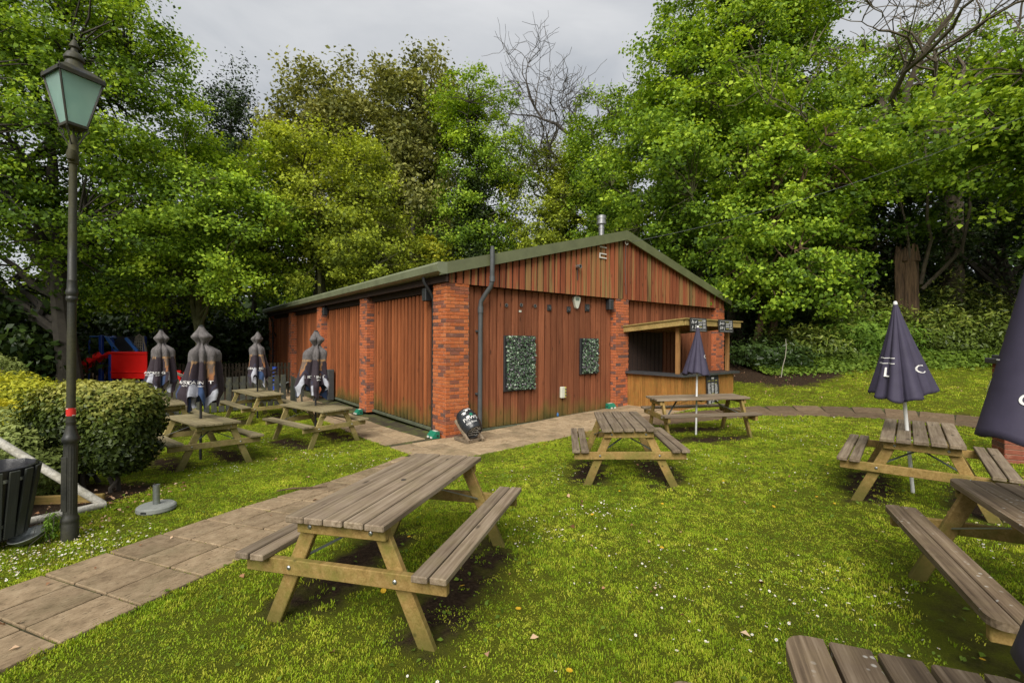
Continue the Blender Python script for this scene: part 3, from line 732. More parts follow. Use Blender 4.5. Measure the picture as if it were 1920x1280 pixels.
def curve_pts(a, b, sag, n=6, rng=None, wob=0.0):
    a, b = np.array(a, float), np.array(b, float); out = []
    for i in range(n + 1):
        t = i / n; p = a * (1 - t) + b * t; p[2] += sag * 4 * t * (1 - t)
        if rng is not None and 0 < i < n: p += rng.normal(size=3) * wob
        out.append(p)
    return out
def tree(name, label, x, y, crown, nclus, nleaf, size, mat, seed, trunk_r=.2, trunk_h=None, bark=None, sh=.55, sv=.2, aspect=.8, up=1.0, limbs=14, lean=(0, 0), shell=.42, group=None, tone0=0.0, forks=1, cat='tree', z0=None, out=.75, droop=0.0):
    rng = np.random.RandomState(seed); zb = gz(x, y) if z0 is None else z0
    if mat in OPEN: nclus = int(nclus * 2.1); nleaf = int(nleaf * 1.5); size *= .69; sh *= .54; sv *= .95
    root = empty(name, (x, y, zb), 0, label, cat, group)
    crown = np.array(crown, float)            # dx, dy, z, rx, ry, rz (z above base)
    vol = crown[:, 3] * crown[:, 4] * crown[:, 5]; over = nclus * 3; pick = rng.choice(len(crown), over, p=vol / vol.sum())
    d = unit(rng.normal(size=(over, 3))); rad = rng.rand(over, 1) ** shell * (.86 + .20 * rng.rand(over, 1))
    C = crown[pick, :3] + d * rad * crown[pick, 3:6]
    fld = np.zeros(over)                      # uneven growth: boughs and gaps
    for wl, am in ((3.4, 1.0), (1.9, .8), (1.1, .5)):
        for _ in range(3):
            kv = unit(rng.normal(size=3)) * np.array([1, 1, 1.6]) * 6.28 / wl; fld += am * np.sin(C @ kv + rng.rand() * 6.28)
    C = C[np.argsort(-fld)[:int(over * .55)]]; C = C[rng.permutation(len(C))[:nclus]]; nclus = len(C)
    C[:, 2] = np.maximum(C[:, 2], .4)
    cen = (crown[:, :3] * vol[:, None]).sum(0) / vol.sum()
    topz = (crown[:, 2] + crown[:, 5]).max()
    th = trunk_h or topz * .72
    tr = MB(); tips = []
    for f in range(forks):
        off = rng.normal(size=2) * .12 * (forks > 1); sp = rng.normal(size=2) * (.10 * th if forks > 1 else .02 * th)
        end = np.array([cen[0] * .7 + sp[0] + lean[0], cen[1] * .7 + sp[1] + lean[1], th])
        tp = curve_pts((off[0], off[1], -.15), end, 0, 9, rng, .035 * th / 6)
        rr = [trunk_r / (1 if forks == 1 else 1.3) * ((1 - i / 9) ** .8 * .9 + .1) * (1.35 if i == 0 else 1) for i in range(10)]
        tr.tube(tp, rr, 9); tips.append((tp, rr))
    br = MB(); limb_paths = []
    li = rng.choice(nclus, min(limbs, nclus), replace=False)
    for k in li:
        tp, rr = tips[rng.randint(forks)]
        e = cen + (C[k] - cen) * .8
        if topz > 8: e[2] = max(e[2], .36 * th)
        hz = math.hypot(e[0], e[1]); zs = np.clip(e[2] - .55 * hz - .3, (.30 if topz > 8 else .18) * th, .95 * th)
        i0 = int(np.clip(zs / th * 9, 1, 9)); a = tp[i0]
        pts = curve_pts(a, e, .12 * hz * (1 if rng.rand() < .7 else -.3), 7, rng, .028 * max(hz, 1))
        r0 = rr[i0] * .55; br.tube(pts, [max(.012, r0 * (1 - j / 7.6)) for j in range(8)], 6, False); limb_paths.append((pts, r0))
    LP_ = np.array([p for pts, _ in limb_paths for p in pts[2:]])
    for c in C:
        q = LP_[np.argmin(((LP_ - c) ** 2).sum(1) + .0)]
        dd = np.linalg.norm(c - q)
        if dd < .15: continue
        br.tube(curve_pts(q, c, .08 * dd, 3, rng, .04 * dd), [.030 * trunk_r / .2, .02 * trunk_r / .2, .014, .006], 4, False)
    obj('trunk', smooth_by_angle(tr.mesh('trunk')), bark or BARK, root); obj('branches', smooth_by_angle(br.mesh('branches')), bark or BARK, root)
    k = rng.randint(0, nclus, nleaf); r_ = np.clip(rng.normal(size=(nleaf, 3)), -1.9, 1.9); cs = (.65 + .7 * rng.rand(nclus))[:, None]
    rr_ = np.linalg.norm(r_[:, :2], axis=1, keepdims=True)
    P = C[k] + r_ * np.array([sh, sh, sv]) * cs[k]; P[:, 2] -= (droop * (rr_[:, 0] ** 2)) * sh
    P[:, 2] = np.maximum(P[:, 2], .05)
    nr = rng.normal(size=(nleaf, 3)) * .95 + np.array([0, 0, up]) + unit(P - cen) * out
    ct = rng.rand(nclus); tone = .28 + .60 * (ct[k] - .5) + .70 * (rng.rand(nleaf) - .35) + .10 * (P[:, 2] - cen[2]) / crown[:, 5].max() + tone0
    obj('crown', leaf_mesh('crown', P, nr, size, aspect, tone, rng), mat, root)
    return root
LF_MAPLE = leafmat('maple_leaf', (.012, .024, .003), (.058, .098, .008), (.140, .184, .016), gain=3.0)
LF_LIME = leafmat('spring_leaf', (.020, .038, .004), (.088, .134, .011), (.185, .232, .020), gain=3.2)
LF_YEL = leafmat('yellow_spring_leaf', (.024, .034, .004), (.100, .122, .011), (.190, .208, .022), gain=3.1)
LF_OLIVE = leafmat('evergreen_oak_leaf', (.020, .024, .006), (.066, .070, .018), (.125, .122, .036), .3, gain=3.2)
LF_DARK = leafmat('dark_evergreen_leaf', (.008, .016, .004), (.020, .036, .008), (.042, .066, .014), .10, .35)
LF_IVY = leafmat('ivy_leaf', (.008, .016, .004), (.020, .034, .008), (.048, .068, .016), .1, .35)
LF_MID = leafmat('green_leaf', (.020, .042, .006), (.058, .100, .011), (.115, .160, .022), gain=2.5)
LF_BUSH = leafmat('rhododendron_leaf', (.016, .026, .005), (.048, .066, .010), (.130, .138, .026), .15, .32, gain=2.7)
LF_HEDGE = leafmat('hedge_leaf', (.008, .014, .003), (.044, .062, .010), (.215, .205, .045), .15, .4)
LF_GROUND = leafmat('ground_cover_leaf', (.026, .048, .007), (.068, .110, .012), (.120, .165, .022), .3)
LF_GREY = leafmat('grey_shrub_leaf', (.06, .065, .045), (.13, .14, .10), (.22, .23, .17), .2)
LF_GOLD = leafmat('gold_leaf', (.09, .115, .010), (.20, .215, .016), (.32, .29, .02), .3)
LF_PALE = leafmat('pale_green_leaf', (.05, .075, .016), (.125, .155, .040), (.22, .24, .085), .2)
TG = 'woodland trees behind the hall'
OPEN = (LF_MAPLE, LF_LIME, LF_YEL, LF_MID)
tree('maple_tree', 'tall dark green maple at far left behind the lamp post', -15.8, 16.4, [(-1.2, 0, 11.0, 5.6, 4.5, 4.6), (-.8, -.5, 7.0, 5.8, 4.5, 4.0), (-2.4, 0, 14.6, 4.2, 4, 3.2), (-4.5, 1.5, 3.8, 4.5, 3, 2.2), (.6, 0, 13.2, 4.0, 3.5, 2.8)], 360, 82000, .17, LF_MAPLE, 1, .38, 11, BARKD, .62, .17, limbs=30, group=TG, tone0=.04)
tree('maple_tree', 'bright green rounded maple right of the lamp post', -12.6, 19.0, [(-.2, 0, 7.9, 3.8, 3.6, 3.6), (-1.3, -.6, 5.4, 3.8, 3.4, 2.6), (1.2, -.6, 5.8, 3.0, 3, 2.8)], 240, 50000, .18, LF_LIME, 2, .22, 8.5, BARKG, .56, .17, limbs=22, group=TG, tone0=.0, forks=2)
tree('maple_tree', 'yellow green maple with open crown in front of the evergreen oak', -9.0, 21.8, [(.1, 0, 8.9, 3.9, 3.6, 3.7), (.6, -.6, 6.2, 4.0, 3.4, 2.6)], 230, 40000, .19, LF_YEL, 3, .2, 9.5, BARKG, .58, .17, limbs=22, group=TG, forks=3)
tree('evergreen_oak', 'tall olive brown evergreen oak rising above the left maples', -9.6, 30.5, [(-3.6, 0, 14.8, 3.2, 3, 5.4), (.0, 0, 15.4, 2.8, 3, 5.4), (3.3, 0, 15.2, 2.9, 3, 6.6), (3.6, -1, 8.6, 3.8, 3.5, 6.0), (0, 0, 9, 5, 4, 5)], 440, 115000, .26, LF_OLIVE, 4, .4, 13, BARKD, .5, .5, .6, .5, 26, group=TG, shell=.36)
tree('conifer_tree', 'dark evergreen peeping up between the two left maples', -20.5, 33.0, [(0, 0, 14.5, 2.6, 2.6, 6.5), (.6, 0, 19.5, 1.0, 1, 2.6)], 150, 22000, .20, LF_DARK, 5, .3, 18, BARKD, .5, .45, .5, .4, 12, group=TG)
tree('ivy_maple', 'slender fresh green maple with ivy clad trunk at the centre', -2.4, 28.0, [(-.3, 0, 15.2, 3.0, 2.6, 3.0), (.9, 0, 11.8, 3.4, 3, 2.8), (-.2, 0, 8, 3.4, 3, 3)], 230, 30000, .20, LF_MAPLE, 6, .26, 14.5, BARKD, .52, .2, limbs=26, group=TG, tone0=.16, shell=.5)
tree('ivy_column', 'dark ivy thickly wrapping a trunk behind the hall roof', -2.3, 27.2, [(0, 0, 9.2, 1.15, 1.1, 3.2), (.1, 0, 5.5, 1.4, 1.3, 4.0), (0, 0, 12.6, .6, .6, 1.8)], 150, 26000, .13, LF_IVY, 7, .26, 10, BARKD, .34, .34, .8, .4, 8, group=TG, cat='ivy', out=.8)
tree('thin_tree', 'thin yellow green tree behind the hall ridge', 3.2, 27.5, [(0, 0, 9.0, 4.2, 3, 4.2), (-1.0, 0, 5.6, 4.2, 3, 3.5)], 240, 36000, .20, LF_YEL, 8, .16, 10, BARKG, .55, .2, limbs=24, group=TG, shell=.5, tone0=-.06)
tree('sycamore_tree', 'broad bright green sycamore hanging over the hall roof', 8.6, 20.6, [(-1.4, -1, 7.8, 4.4, 3.4, 2.8), (.2, 0, 10.6, 4.2, 3.6, 3.4), (-2.0, 0, 5.4, 3.0, 2.6, 1.8)], 240, 44000, .21, LF_MAPLE, 9, .24, 10.5, BARKG, .6, .17, limbs=22, group=TG, tone0=.17, droop=.12)
tree('sycamore_tree', 'tallest sycamore with forked trunk right of the ridge', 10.3, 21.5, [(0, 0, 15.4, 4.0, 4, 5.2), (-1.8, 0, 12.0, 3.8, 3.6, 3.8), (2.2, -.4, 12.0, 4.4, 3.6, 4.0), (3.4, 0, 8.6, 3.6, 3, 2.6)], 330, 58000, .21, LF_MAPLE, 10, .28, 14, BARK, .6, .18, limbs=26, group=TG, tone0=.13, forks=2)
tree('sycamore_tree', 'low branched sycamore drooping over the bank beside the bar', 10.0, 18.2, [(.2, -.8, 4.9, 3.4, 2.8, 2.4), (0, -1.2, 2.9, 3.0, 2.2, 1.5), (1.2, 0, 7.2, 3.6, 3, 2.2)], 190, 34000, .20, LF_MAPLE, 11, .20, 8, BARKR, .5, .14, limbs=22, group=TG, tone0=.15, droop=.15, forks=2)
tree('maple_tree', 'layered maple spreading across the right edge of the view', 17.6, 14.6, [(-1.5, -.4, 7.4, 4.4, 3.2, 2.4), (1.0, -1, 6.2, 4.4, 3, 3.2), (3.0, -1, 8.4, 3.4, 3.0, 2.2), (1.8, -1.2, 4.0, 3.2, 2.4, 1.6)], 260, 42000, .22, LF_MAPLE, 12, .24, 9, BARK, .58, .15, limbs=24, group=TG, tone0=.2, droop=.1)
tree('maple_tree', 'green maple filling the gap behind the tall stump', 15.5, 20.5, [(0, 0, 7.4, 4.6, 3.5, 3.2), (-1.6, 0, 5.0, 3.6, 3, 2.4)], 200, 30000, .22, LF_MID, 13, .22, 9, BARK, .6, .17, limbs=20, group=TG, tone0=.0)
tree('yew_tree', 'dark yew behind the layered maple at the right edge', 22.5, 20.5, [(0, 0, 6, 5, 4, 5.2), (-6, 1, 4.2, 4, 3, 4)], 220, 38000, .20, LF_DARK, 14, .3, 8, BARKD, .55, .3, .45, .4, 14, group=TG)
tree('holly_tree', 'dark holly mass in the shade right of the bar', 13.0, 22.5, [(0, 0, 3.6, 4.5, 3, 3.6), (-4, 1, 3.2, 3.5, 3, 3.2)], 200, 34000, .17, LF_DARK, 15, .2, 5, BARKD, .5, .3, .6, .4, 14, group=TG)
tree('young_tree', 'small pale yellow sapling rising behind the hall eaves', -4.4, 24.8, [(0, 0, 5.6, 1.5, 1.4, 2.4), (0, 0, 8.2, .5, .5, 1.0)], 60, 6500, .16, LF_GOLD, 16, .07, 6.5, BARKG, .3, .14, limbs=10, group=TG, tone0=-.1)
tree('young_tree', 'pale leafy sapling beyond the far end of the side wall', -11.6, 27.5, [(0, 0, 4.2, 1.9, 1.5, 2.6)], 60, 8000, .17, LF_LIME, 17, .07, 5, BARKG, .4, .15, limbs=10, group=TG)
tree('maple_tree', 'sparse tall maple with open crown at the top right of the view', 21.5, 25.5, [(0, 0, 13.6, 4.2, 3, 3.4), (-2.6, 0, 10.6, 4.6, 3, 3.0), (3.4, -1, 12.4, 3.6, 3, 4.2)], 190, 26000, .24, LF_MAPLE, 18, .28, 14, BARK, .6, .2, limbs=26, group=TG, tone0=.08)
tree('ash_tree', 'tall slim ash filling the gap between the centre and right hand trees', 5.2, 25.5, [(0, 0, 11.0, 2.6, 2.4, 4.4), (.6, 0, 7.4, 3.0, 2.6, 3.0)], 170, 24000, .20, LF_MAPLE, 19, .18, 12, BARKG, .5, .2, limbs=22, group=TG, tone0=.12)
# dark understorey
US = 'evergreen understorey shrubs in the wood'
und = [(-19.6, 16.2, 3.4, 3.6, 'dark laurel at the left edge beside the tall maple trunk'), (-18.2, 23.6, 3.0, 4.6, 'dark laurel filling the shade left of the climbing frame'), (-24, 22, 5.0, 4.2, 'dark evergreen shrub mass behind the lamp post at the left edge'), (-17.5, 24.5, 4.2, 4.4, 'dark evergreen shrub behind the blue climbing frame'), (-12.5, 27.5, 4.2, 3.6, 'dark evergreen shrub between the climbing frame and the hall'), (-7.5, 33, 4.6, 5, 'dark laurel deep behind the far hall corner'), (-1, 35, 4.5, 6, 'dark laurel behind the hall roof left of the ridge'), (7, 34, 4.8, 6.5, 'dark laurel behind the hall roof right of the ridge'), (16.5, 29, 4.8, 5.5, 'dark laurel in the gap above the right bank')]
for i, (x, y, rx, h, lab) in enumerate(und):
    tree('evergreen_shrub', lab, x, y, [(0, 0, h * .5, rx, 2.4, h * .55)], 100, 12000, .28, LF_DARK, 40 + i, .14, h * .7, BARKD, .6, .35, .55, .4, 10, group=US, cat='shrub')
# bare trunks in the shade of the left wood
for i, (x, y, r, h) in enumerate([(-21.5, 21, .22, 9), (-18.4, 22.6, .17, 9), (-16.2, 21.5, .14, 8), (-10.8, 25.0, .26, 10), (-9.2, 26.4, .2, 10), (-13.9, 25, .16, 9), (-6.3, 27.5, .22, 9)]):
    rng = np.random.RandomState(70 + i)
    labs = ['bare dark trunk furthest left in the shaded wood', 'bare dark trunk second from the left in the shaded wood', 'thin bare trunk just behind the blue climbing frame', 'thick bare trunk behind the red picket panel', 'bare trunk between the left parasols and the hall', 'slim bare trunk behind the parasol nearest the climbing frame', 'bare trunk rising just beyond the far end of the hall']
    r0 = empty('bare_trunk', (x, y, gz(x, y)), 0, labs[i], 'tree trunk', 'bare trunks in the shaded wood')
    mb = MB().tube(curve_pts((0, 0, -.1), (rng.normal() * .4, rng.normal() * .3, h), 0, 9, rng, .05), [r * (1.3 if j == 0 else 1 - .05 * j) for j in range(10)], 9)
    obj('trunk', smooth_by_angle(mb.mesh('trunk')), BARKD, r0)
    mb = MB()
    for k in range(7):
        z = h * (.35 + .6 * rng.rand()); a = rng.rand() * 6.28; L = 1 + 1.6 * rng.rand()
        mb.tube(curve_pts((0, 0, z), (L * math.cos(a), L * math.sin(a), z + L * .5), .1, 4, rng, .08), [.05, .04, .03, .02, .008], 5, False)
    obj('branches', mb, BARKD, r0)
# leafless trees
BARKT = plain('twig_bark', (.055, .047, .038), .95, 0, .4, 5, .5)
def bare_tree(name, label, x, y, h, seed, r0, spread, start, bark, nlev=6, twist=.4, lean=0.0, group='leafless trees against the sky'):
    rng = np.random.RandomState(seed); root = empty(name, (x, y, gz(x, y)), 0, label, 'tree', group)
    tk = MB(); br = MB()
    def grow(p, d, L, r, lev):
        n = 4; pts = [p.copy()]; dd = d.copy()
        for i in range(n):
            dd = unit(dd + rng.normal(size=3) * twist * .45 + np.array([0, 0, .07])); pts.append(pts[-1] + dd * L / n)
        rr = [r * (1 - .38 * i / n) for i in range(n + 1)]
        (tk if lev <= 1 else br).tube(pts, rr, 7 if lev < 2 else (5 if lev < 4 else 3), False)
        if lev >= nlev: return
        for c in range(3 if lev < nlev - 2 else 4):
            j = n if c == 0 else rng.randint(2, n + 1)
            ax = unit(rng.normal(size=3)); nd = unit(dd + ax * spread * (.55 if c == 0 else 1.0))
            if nd[2] < -.25: nd[2] *= -.3
            grow(pts[j], unit(nd), L * (.62 + .25 * rng.rand()), max(.017, rr[j] * (.76 if c == 0 else .62)), lev + 1)
    d0 = np.array([lean, 0, 1.0])
    tk.tube([(0, 0, -.2), (lean * start * .5, 0, start * .5), (lean * start, 0, start)], [r0 * 1.3, r0, r0 * .9], 10)
    grow(np.array([lean * start, 0, start]), unit(d0), h * .26, r0 * .88, 0)
    if lean == 0: grow(np.array([0, 0, start]), unit(np.array([-.7, -.1, .9])), h * .24, r0 * .6, 1); grow(np.array([0, 0, start * .9]), unit(np.array([.7, .1, .8])), h * .24, r0 * .6, 1)
    obj('trunk', smooth_by_angle(tk.mesh('trunk')), bark, root); obj('branches', br, bark, root)
bare_tree('leafless_tree', 'leafless tree with fine twigs against the sky left of the tall sycamore', 7.0, 29.5, 20.5, 21, .44, 1.1, 7.5, BARKT, 5, .8)
bare_tree('leafless_oak', 'gnarled leafless oak at the top right of the view', 19.6, 20.5, 19, 25, .40, .95, 8.5, BARK, 5, .85)
# tall broken stump
x, y = 15.6, 18.2
r0 = empty('tree_stump', (x, y, gz(x, y)), 0, 'tall broken red brown tree stump above the right hand bank', 'tree stump')
rng = np.random.RandomState(8)
mb = MB().lathe([(.58, -.2), (.46, .5), (.40, 1.6), (.37, 2.4), (.38, 3.0), (.35, 3.5), (.33, 3.85), (.26, 3.98), (.10, 3.9)], 40, (0, 0, 0), lambda a, z: .14 * math.sin(4 * a + .5 * z) + .08 * math.sin(9 * a + 1.3 * z) + .05 * math.sin(17 * a - .8 * z) + .10 * math.sin(2 * a + 1) * (z > 3.2))
obj('trunk', smooth_by_angle(mb.mesh('trunk'), 50), BARKR, r0)
mb = MB()
for a in np.linspace(0, 6.2, 9): mb.tube([(.34 * math.cos(a), .34 * math.sin(a), 3.5), (.30 * math.cos(a), .30 * math.sin(a), 4.05 + .25 * rng.rand())], [.10, .03], 5)
obj('splinters', mb, BARKR, r0)
mb = MB().tube([(.30, -.3, 2.6), (.42, -.35, 3.4), (.7, -.3, 4.3), (.62, -.2, 5.2), (.75, -.1, 6.6), (.7, 0, 8.2)], [.07, .065, .06, .05, .045, .03], 7).tube([(.35, -.3, 2.4), (1.1, -.4, 3.2), (1.9, -.3, 4.0), (2.3, -.2, 5.6), (2.4, 0, 7.4)], [.07, .07, .06, .05, .03], 7).tube([(-.1, -.3, 3.6), (-.2, -.2, 5.0), (-.5, 0, 6.8)], [.05, .04, .02], 6)
obj('regrowth_stem', smooth_by_angle(mb.mesh('stem')), BARK, r0)

# ------------------------------------------------------------------ shrubs and hedges
def shrub(name, label, x, y, blobs, n, size, mat, seed, aspect=.5, shellw=.16, up=.35, group=None, core=None, tone_top=.5, noise_amp=.10, z0=None):
    rng = np.random.RandomState(seed); zb = gz(x, y) if z0 is None else z0
    root = empty(name, (x, y, zb), 0, label, 'shrub', group)
    B = np.array(blobs, float); ar = (B[:, 3] * B[:, 4] + B[:, 4] * B[:, 5] + B[:, 3] * B[:, 5]); k = rng.choice(len(B), n, p=ar / ar.sum())
    d = unit(rng.normal(size=(n, 3)))
    pw = 4.6 if core == 'clipped' else 2.0
    sup = 1.0 / (np.abs(d) ** pw).sum(1, keepdims=True) ** (1 / pw)
    wob = 1 + noise_amp * (np.sin(d[:, :1] * 7 + seed) * np.sin(d[:, 1:2] * 6 + 2 * seed) + np.sin(d[:, 2:] * 9 + seed * 3) * .6)
    rad = 1 - np.abs(rng.normal(size=(n, 1))) * shellw
    rad[rng.rand(n) < .25] *= rng.rand()
    P = B[k, :3] + d * sup * wob * np.maximum(rad, .05) * B[k, 3:6]
    P[:, 2] = np.abs(P[:, 2]) + .02
    nr = d + rng.normal(size=(n, 3)) * .6 + np.array([0, 0, up])
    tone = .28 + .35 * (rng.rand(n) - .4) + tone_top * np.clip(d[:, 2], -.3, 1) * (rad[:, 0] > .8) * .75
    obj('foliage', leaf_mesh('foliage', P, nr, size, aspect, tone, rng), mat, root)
    mb = MB()
    for i in range(9):
        bb = B[rng.randint(len(B))]; e = bb[:3] + rng.normal(size=3) * bb[3:6] * .5; e[2] = max(e[2], .3); bs = np.array([bb[0] + rng.normal() * .12, bb[1] + rng.normal() * .12, -.05])
        mb.tube(curve_pts(bs, e, .05, 5, rng, .03), [q_ * min(1, (float(B[:, 5].max()) / .4) ** 2.2) for q_ in (.03, .026, .022, .018, .012, .006)], 6, False)
    obj('stems', smooth_by_angle(mb.mesh('stems')), BARKD, root)
    return root
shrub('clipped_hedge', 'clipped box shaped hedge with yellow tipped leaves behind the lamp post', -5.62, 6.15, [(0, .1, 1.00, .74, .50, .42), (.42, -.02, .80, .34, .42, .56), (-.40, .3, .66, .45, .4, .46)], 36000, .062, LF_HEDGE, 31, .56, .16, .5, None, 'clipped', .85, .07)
shrub('golden_shrub', 'bright yellow green low shrub beyond the clipped hedge', -9.6, 8.6, [(0, 0, .62, 2.0, 1.1, .95), (-1.2, .3, .7, 1.4, 1, 1.0)], 30000, .065, LF_GOLD, 32, .5, .12, .5)
shrub('yellow_flowering_shrub', 'shrub with yellow flower clusters left of the clipped hedge', -7.6, 6.9, [(0, 0, .55, .75, .6, .62)], 12000, .06, LF_GOLD, 33, .55, .14, .6, None, None, .9)
shrub('pale_leaved_shrub', 'pale green shrub low beside the clipped hedge', -6.35, 5.75, [(0, 0, .40, .75, .55, .55), (-.5, .3, .5, .6, .5, .6)], 14000, .06, LF_PALE, 34, .5, .14, .5)
shrub('grey_leaved_shrub', 'grey leaved wispy shrub behind the slatted bin', -6.1, 4.95, [(0, 0, .32, .55, .45, .48)], 9000, .055, LF_GREY, 35, .28, .2, .3)
shrub('dark_border_shrub', 'dark green shrub at the left edge behind the golden shrub', -12.6, 10.3, [(0, 0, .9, 1.6, 1.2, 1.15)], 16000, .08, LF_PALE, 36, .4, .15, .4)
RH = 'rhododendrons along the right hand bank'
rh = [(9.4, 16.9, 1.5, 1.2, 1.0, 'small shaded rhododendron at the left end of the bank'), (11.0, 17.2, 1.7, 1.3, 1.35, 'rhododendron right of the drooping sycamore on the bank'), (13.1, 17.0, 1.8, 1.3, 1.6, 'rhododendron left of the leaning navy parasol tip'), (15.2, 16.6, 1.8, 1.3, 1.7, 'rhododendron below the tall stump'), (17.3, 15.9, 1.9, 1.3, 1.8, 'rhododendron right of the leaning navy parasol'), (19.4, 15.0, 1.9, 1.4, 1.9, 'rhododendron behind the brick pier'), (14.0, 18.9, 2.2, 1.4, 2.5, 'taller rhododendron behind the bank left of the stump'), (17.5, 18.2, 2.4, 1.5, 2.7, 'taller rhododendron behind the bank right of the stump'), (11.4, 19.5, 2.2, 1.5, 2.2, 'taller dark rhododendron in the shade beyond the bar')]
for i, (x, y, rx, ry, h, lab) in enumerate(rh):
    shrub('rhododendron', lab, x, y, [(0, 0, h * .45, rx, ry, h * .6), (.4, -.2, h * .3, rx * .8, ry, h * .45)], 8500, .16, (LF_BUSH, LF_MID)[i in (2, 5)] if i not in (0, 8) else LF_DARK, 50 + i, .36, .26, .5, RH, None, .6, .28)
# ground cover at the foot of the bank hedge
rng = np.random.RandomState(77); n = 42000
xx = rng.uniform(8.6, 21, n); base_y = 16.3 - .14 * (xx - 9) - .04 * (xx - 9) * (xx > 15); yy = base_y + rng.normal(size=n) * .55 + .25
hh = .06 + .34 * rng.rand(n) * np.exp(-((yy - base_y - .3) / .8) ** 2)
P = np.stack([xx, yy, g(xx, yy) + hh], 1)
o = obj('ground_cover', leaf_mesh('ground_cover', P, rng.normal(size=(n, 3)) * .5 + np.array([0, -.3, 1]), .11, .75, .4 + .6 * (rng.rand(n) - .4), rng), LF_GROUND)
tag(o, 'low green ground cover along the top of the grass bank', 'ground cover', None, 'stuff')
# distant wood that closes the horizon
rng = np.random.RandomState(78); n = 40000
az = rng.uniform(-1.35, 1.35, n); R_ = rng.uniform(40, 54, n); hz = 9.5 * rng.rand(n) ** 1.2 * (1 + .25 * np.sin(az * 17) + .18 * np.sin(az * 41 + 1))
X_, Y_ = R_ * np.sin(az), R_ * np.cos(az)
P = np.stack([X_, Y_, g(X_, Y_) - .5 + hz], 1)
o = obj('distant_wood', leaf_mesh('distant_wood', P, rng.normal(size=(n, 3)) + np.array([0, 0, .5]),   .85, .8, .35 + .5 * (rng.rand(n) - .4), rng), LF_DARK)
tag(o, 'dark distant woodland closing the view beyond the trees', 'woodland', None, 'stuff')

# ------------------------------------------------------------------ text helper
def text_tris(body, size):
    cu = bpy.data.curves.new('t', 'FONT'); cu.body = body; cu.size = size; cu.align_x = 'CENTER'; cu.align_y = 'CENTER'
    o = bpy.data.objects.new('t', cu); COL.objects.link(o)
    dg = bpy.context.evaluated_depsgraph_get(); me = bpy.data.meshes.new_from_object(o.evaluated_get(dg))
    V = [tuple(v.co) for v in me.vertices]; F = [tuple(p.vertices) for p in me.polygons]
    bpy.data.objects.remove(o); bpy.data.meshes.remove(me); bpy.data.curves.remove(cu)
    return V, F
PRINT = plain('white_print', (.68, .67, .64), .6, 0, .05, 10, 0)

# ------------------------------------------------------------------ lamp post
def mossy(name, col, moss, amt, scale=5, rough=.55, zs=1.0):
    m, nt, b = newmat(name); tcn = nt.nodes.new('ShaderNodeTexCoord')
    f = noise(nt, mapped(nt, tcn.outputs['Object'], (1, 1, zs)), scale, 6, .65); f2 = noise(nt, tcn.outputs['Object'], 40, 5, .7)
    c = ramp(nt, f2, [(.3, tuple(x * .6 for x in col)), (.7, tuple(x * 1.5 for x in col))])
    c = mixc(nt, fr(nt, f, .38, .62, 0, amt), c, ramp(nt, f2, [(.3, tuple(x * .6 for x in moss)), (.7, tuple(x * 1.25 for x in moss))]))
    nt.links.new(c, b.inputs['Base Color']); nt.links.new(fr(nt, f, .38, .62, rough, .95), b.inputs['Roughness'])
    bump(nt, b, f2, .25, .004); return m
IRON = mossy('black_iron_with_algae', (.010, .0105, .010), (.058, .054, .008), .8, 2.0, .45, .30)
IRONB = mossy('black_iron', (.012, .0125, .012), (.060, .056, .014), .35, 3, .4, .5)
LAMPX, LAMPY = -4.26, 4.44
lamp = empty('street_lamp', (LAMPX, LAMPY, gz(LAMPX, LAMPY) - .02), 0, 'tall black and mossy green heritage street lamp with square lantern', 'street lamp')
lamp.rotation_euler = (0, .0035, 0)
LS = Matrix.Diagonal((.66, .66, 1, 1))
flut = lambda a, z: (.045 * math.cos(16 * a)) if .26 < z < .93 else 0
mb = MB().lathe([(.125, 0), (.125, .16), (.118, .17), (.128, .185), (.128, .215), (.105, .235), (.10, .26), (.096, .30), (.096, .90), (.094, .93), (.10, .94), (.125, .955), (.128, .985), (.105, 1.01), (.09, 1.04), (.066, 1.10), (.062, 1.12), (.072, 1.13), (.072, 1.15), (.056, 1.155)], 64, (0, 0, 0), flut)
obj('base_column', smooth_by_angle(mb.tf(Matrix.Diagonal((.53, .53, 1, 1))).mesh('base'), 40), IRONB, lamp)
obj('inspection_door', MB().box((-.012, -.050, .55), (.055, .014, .52), None, .005), IRONB, lamp)
mb = MB().lathe([(.053, 1.15), (.051, 2.28), (.052, 2.30), (.068, 2.315), (.068, 2.34), (.058, 2.35), (.070, 2.375), (.070, 2.40), (.058, 2.42), (.056, 2.50), (.057, 2.505), (.052, 2.51), (.046, 3.62), (.062, 3.63), (.064, 3.70), (.058, 3.71), (.058, 3.80), (.050, 3.81), (.044, 3.86), (.03, 3.9)], 28)
obj('post', smooth_by_angle(mb.tf(LS).mesh('post'), 40), IRON, lamp)
obj('ladder_stub', smooth_by_angle(MB().lathe([(.0, -.06), (.045, -.045), (.06, 0), (.045, .045), (.0, .06)], 14, (.03, -.06, 3.70)).tf(LS).mesh('stub')), IRON, lamp)
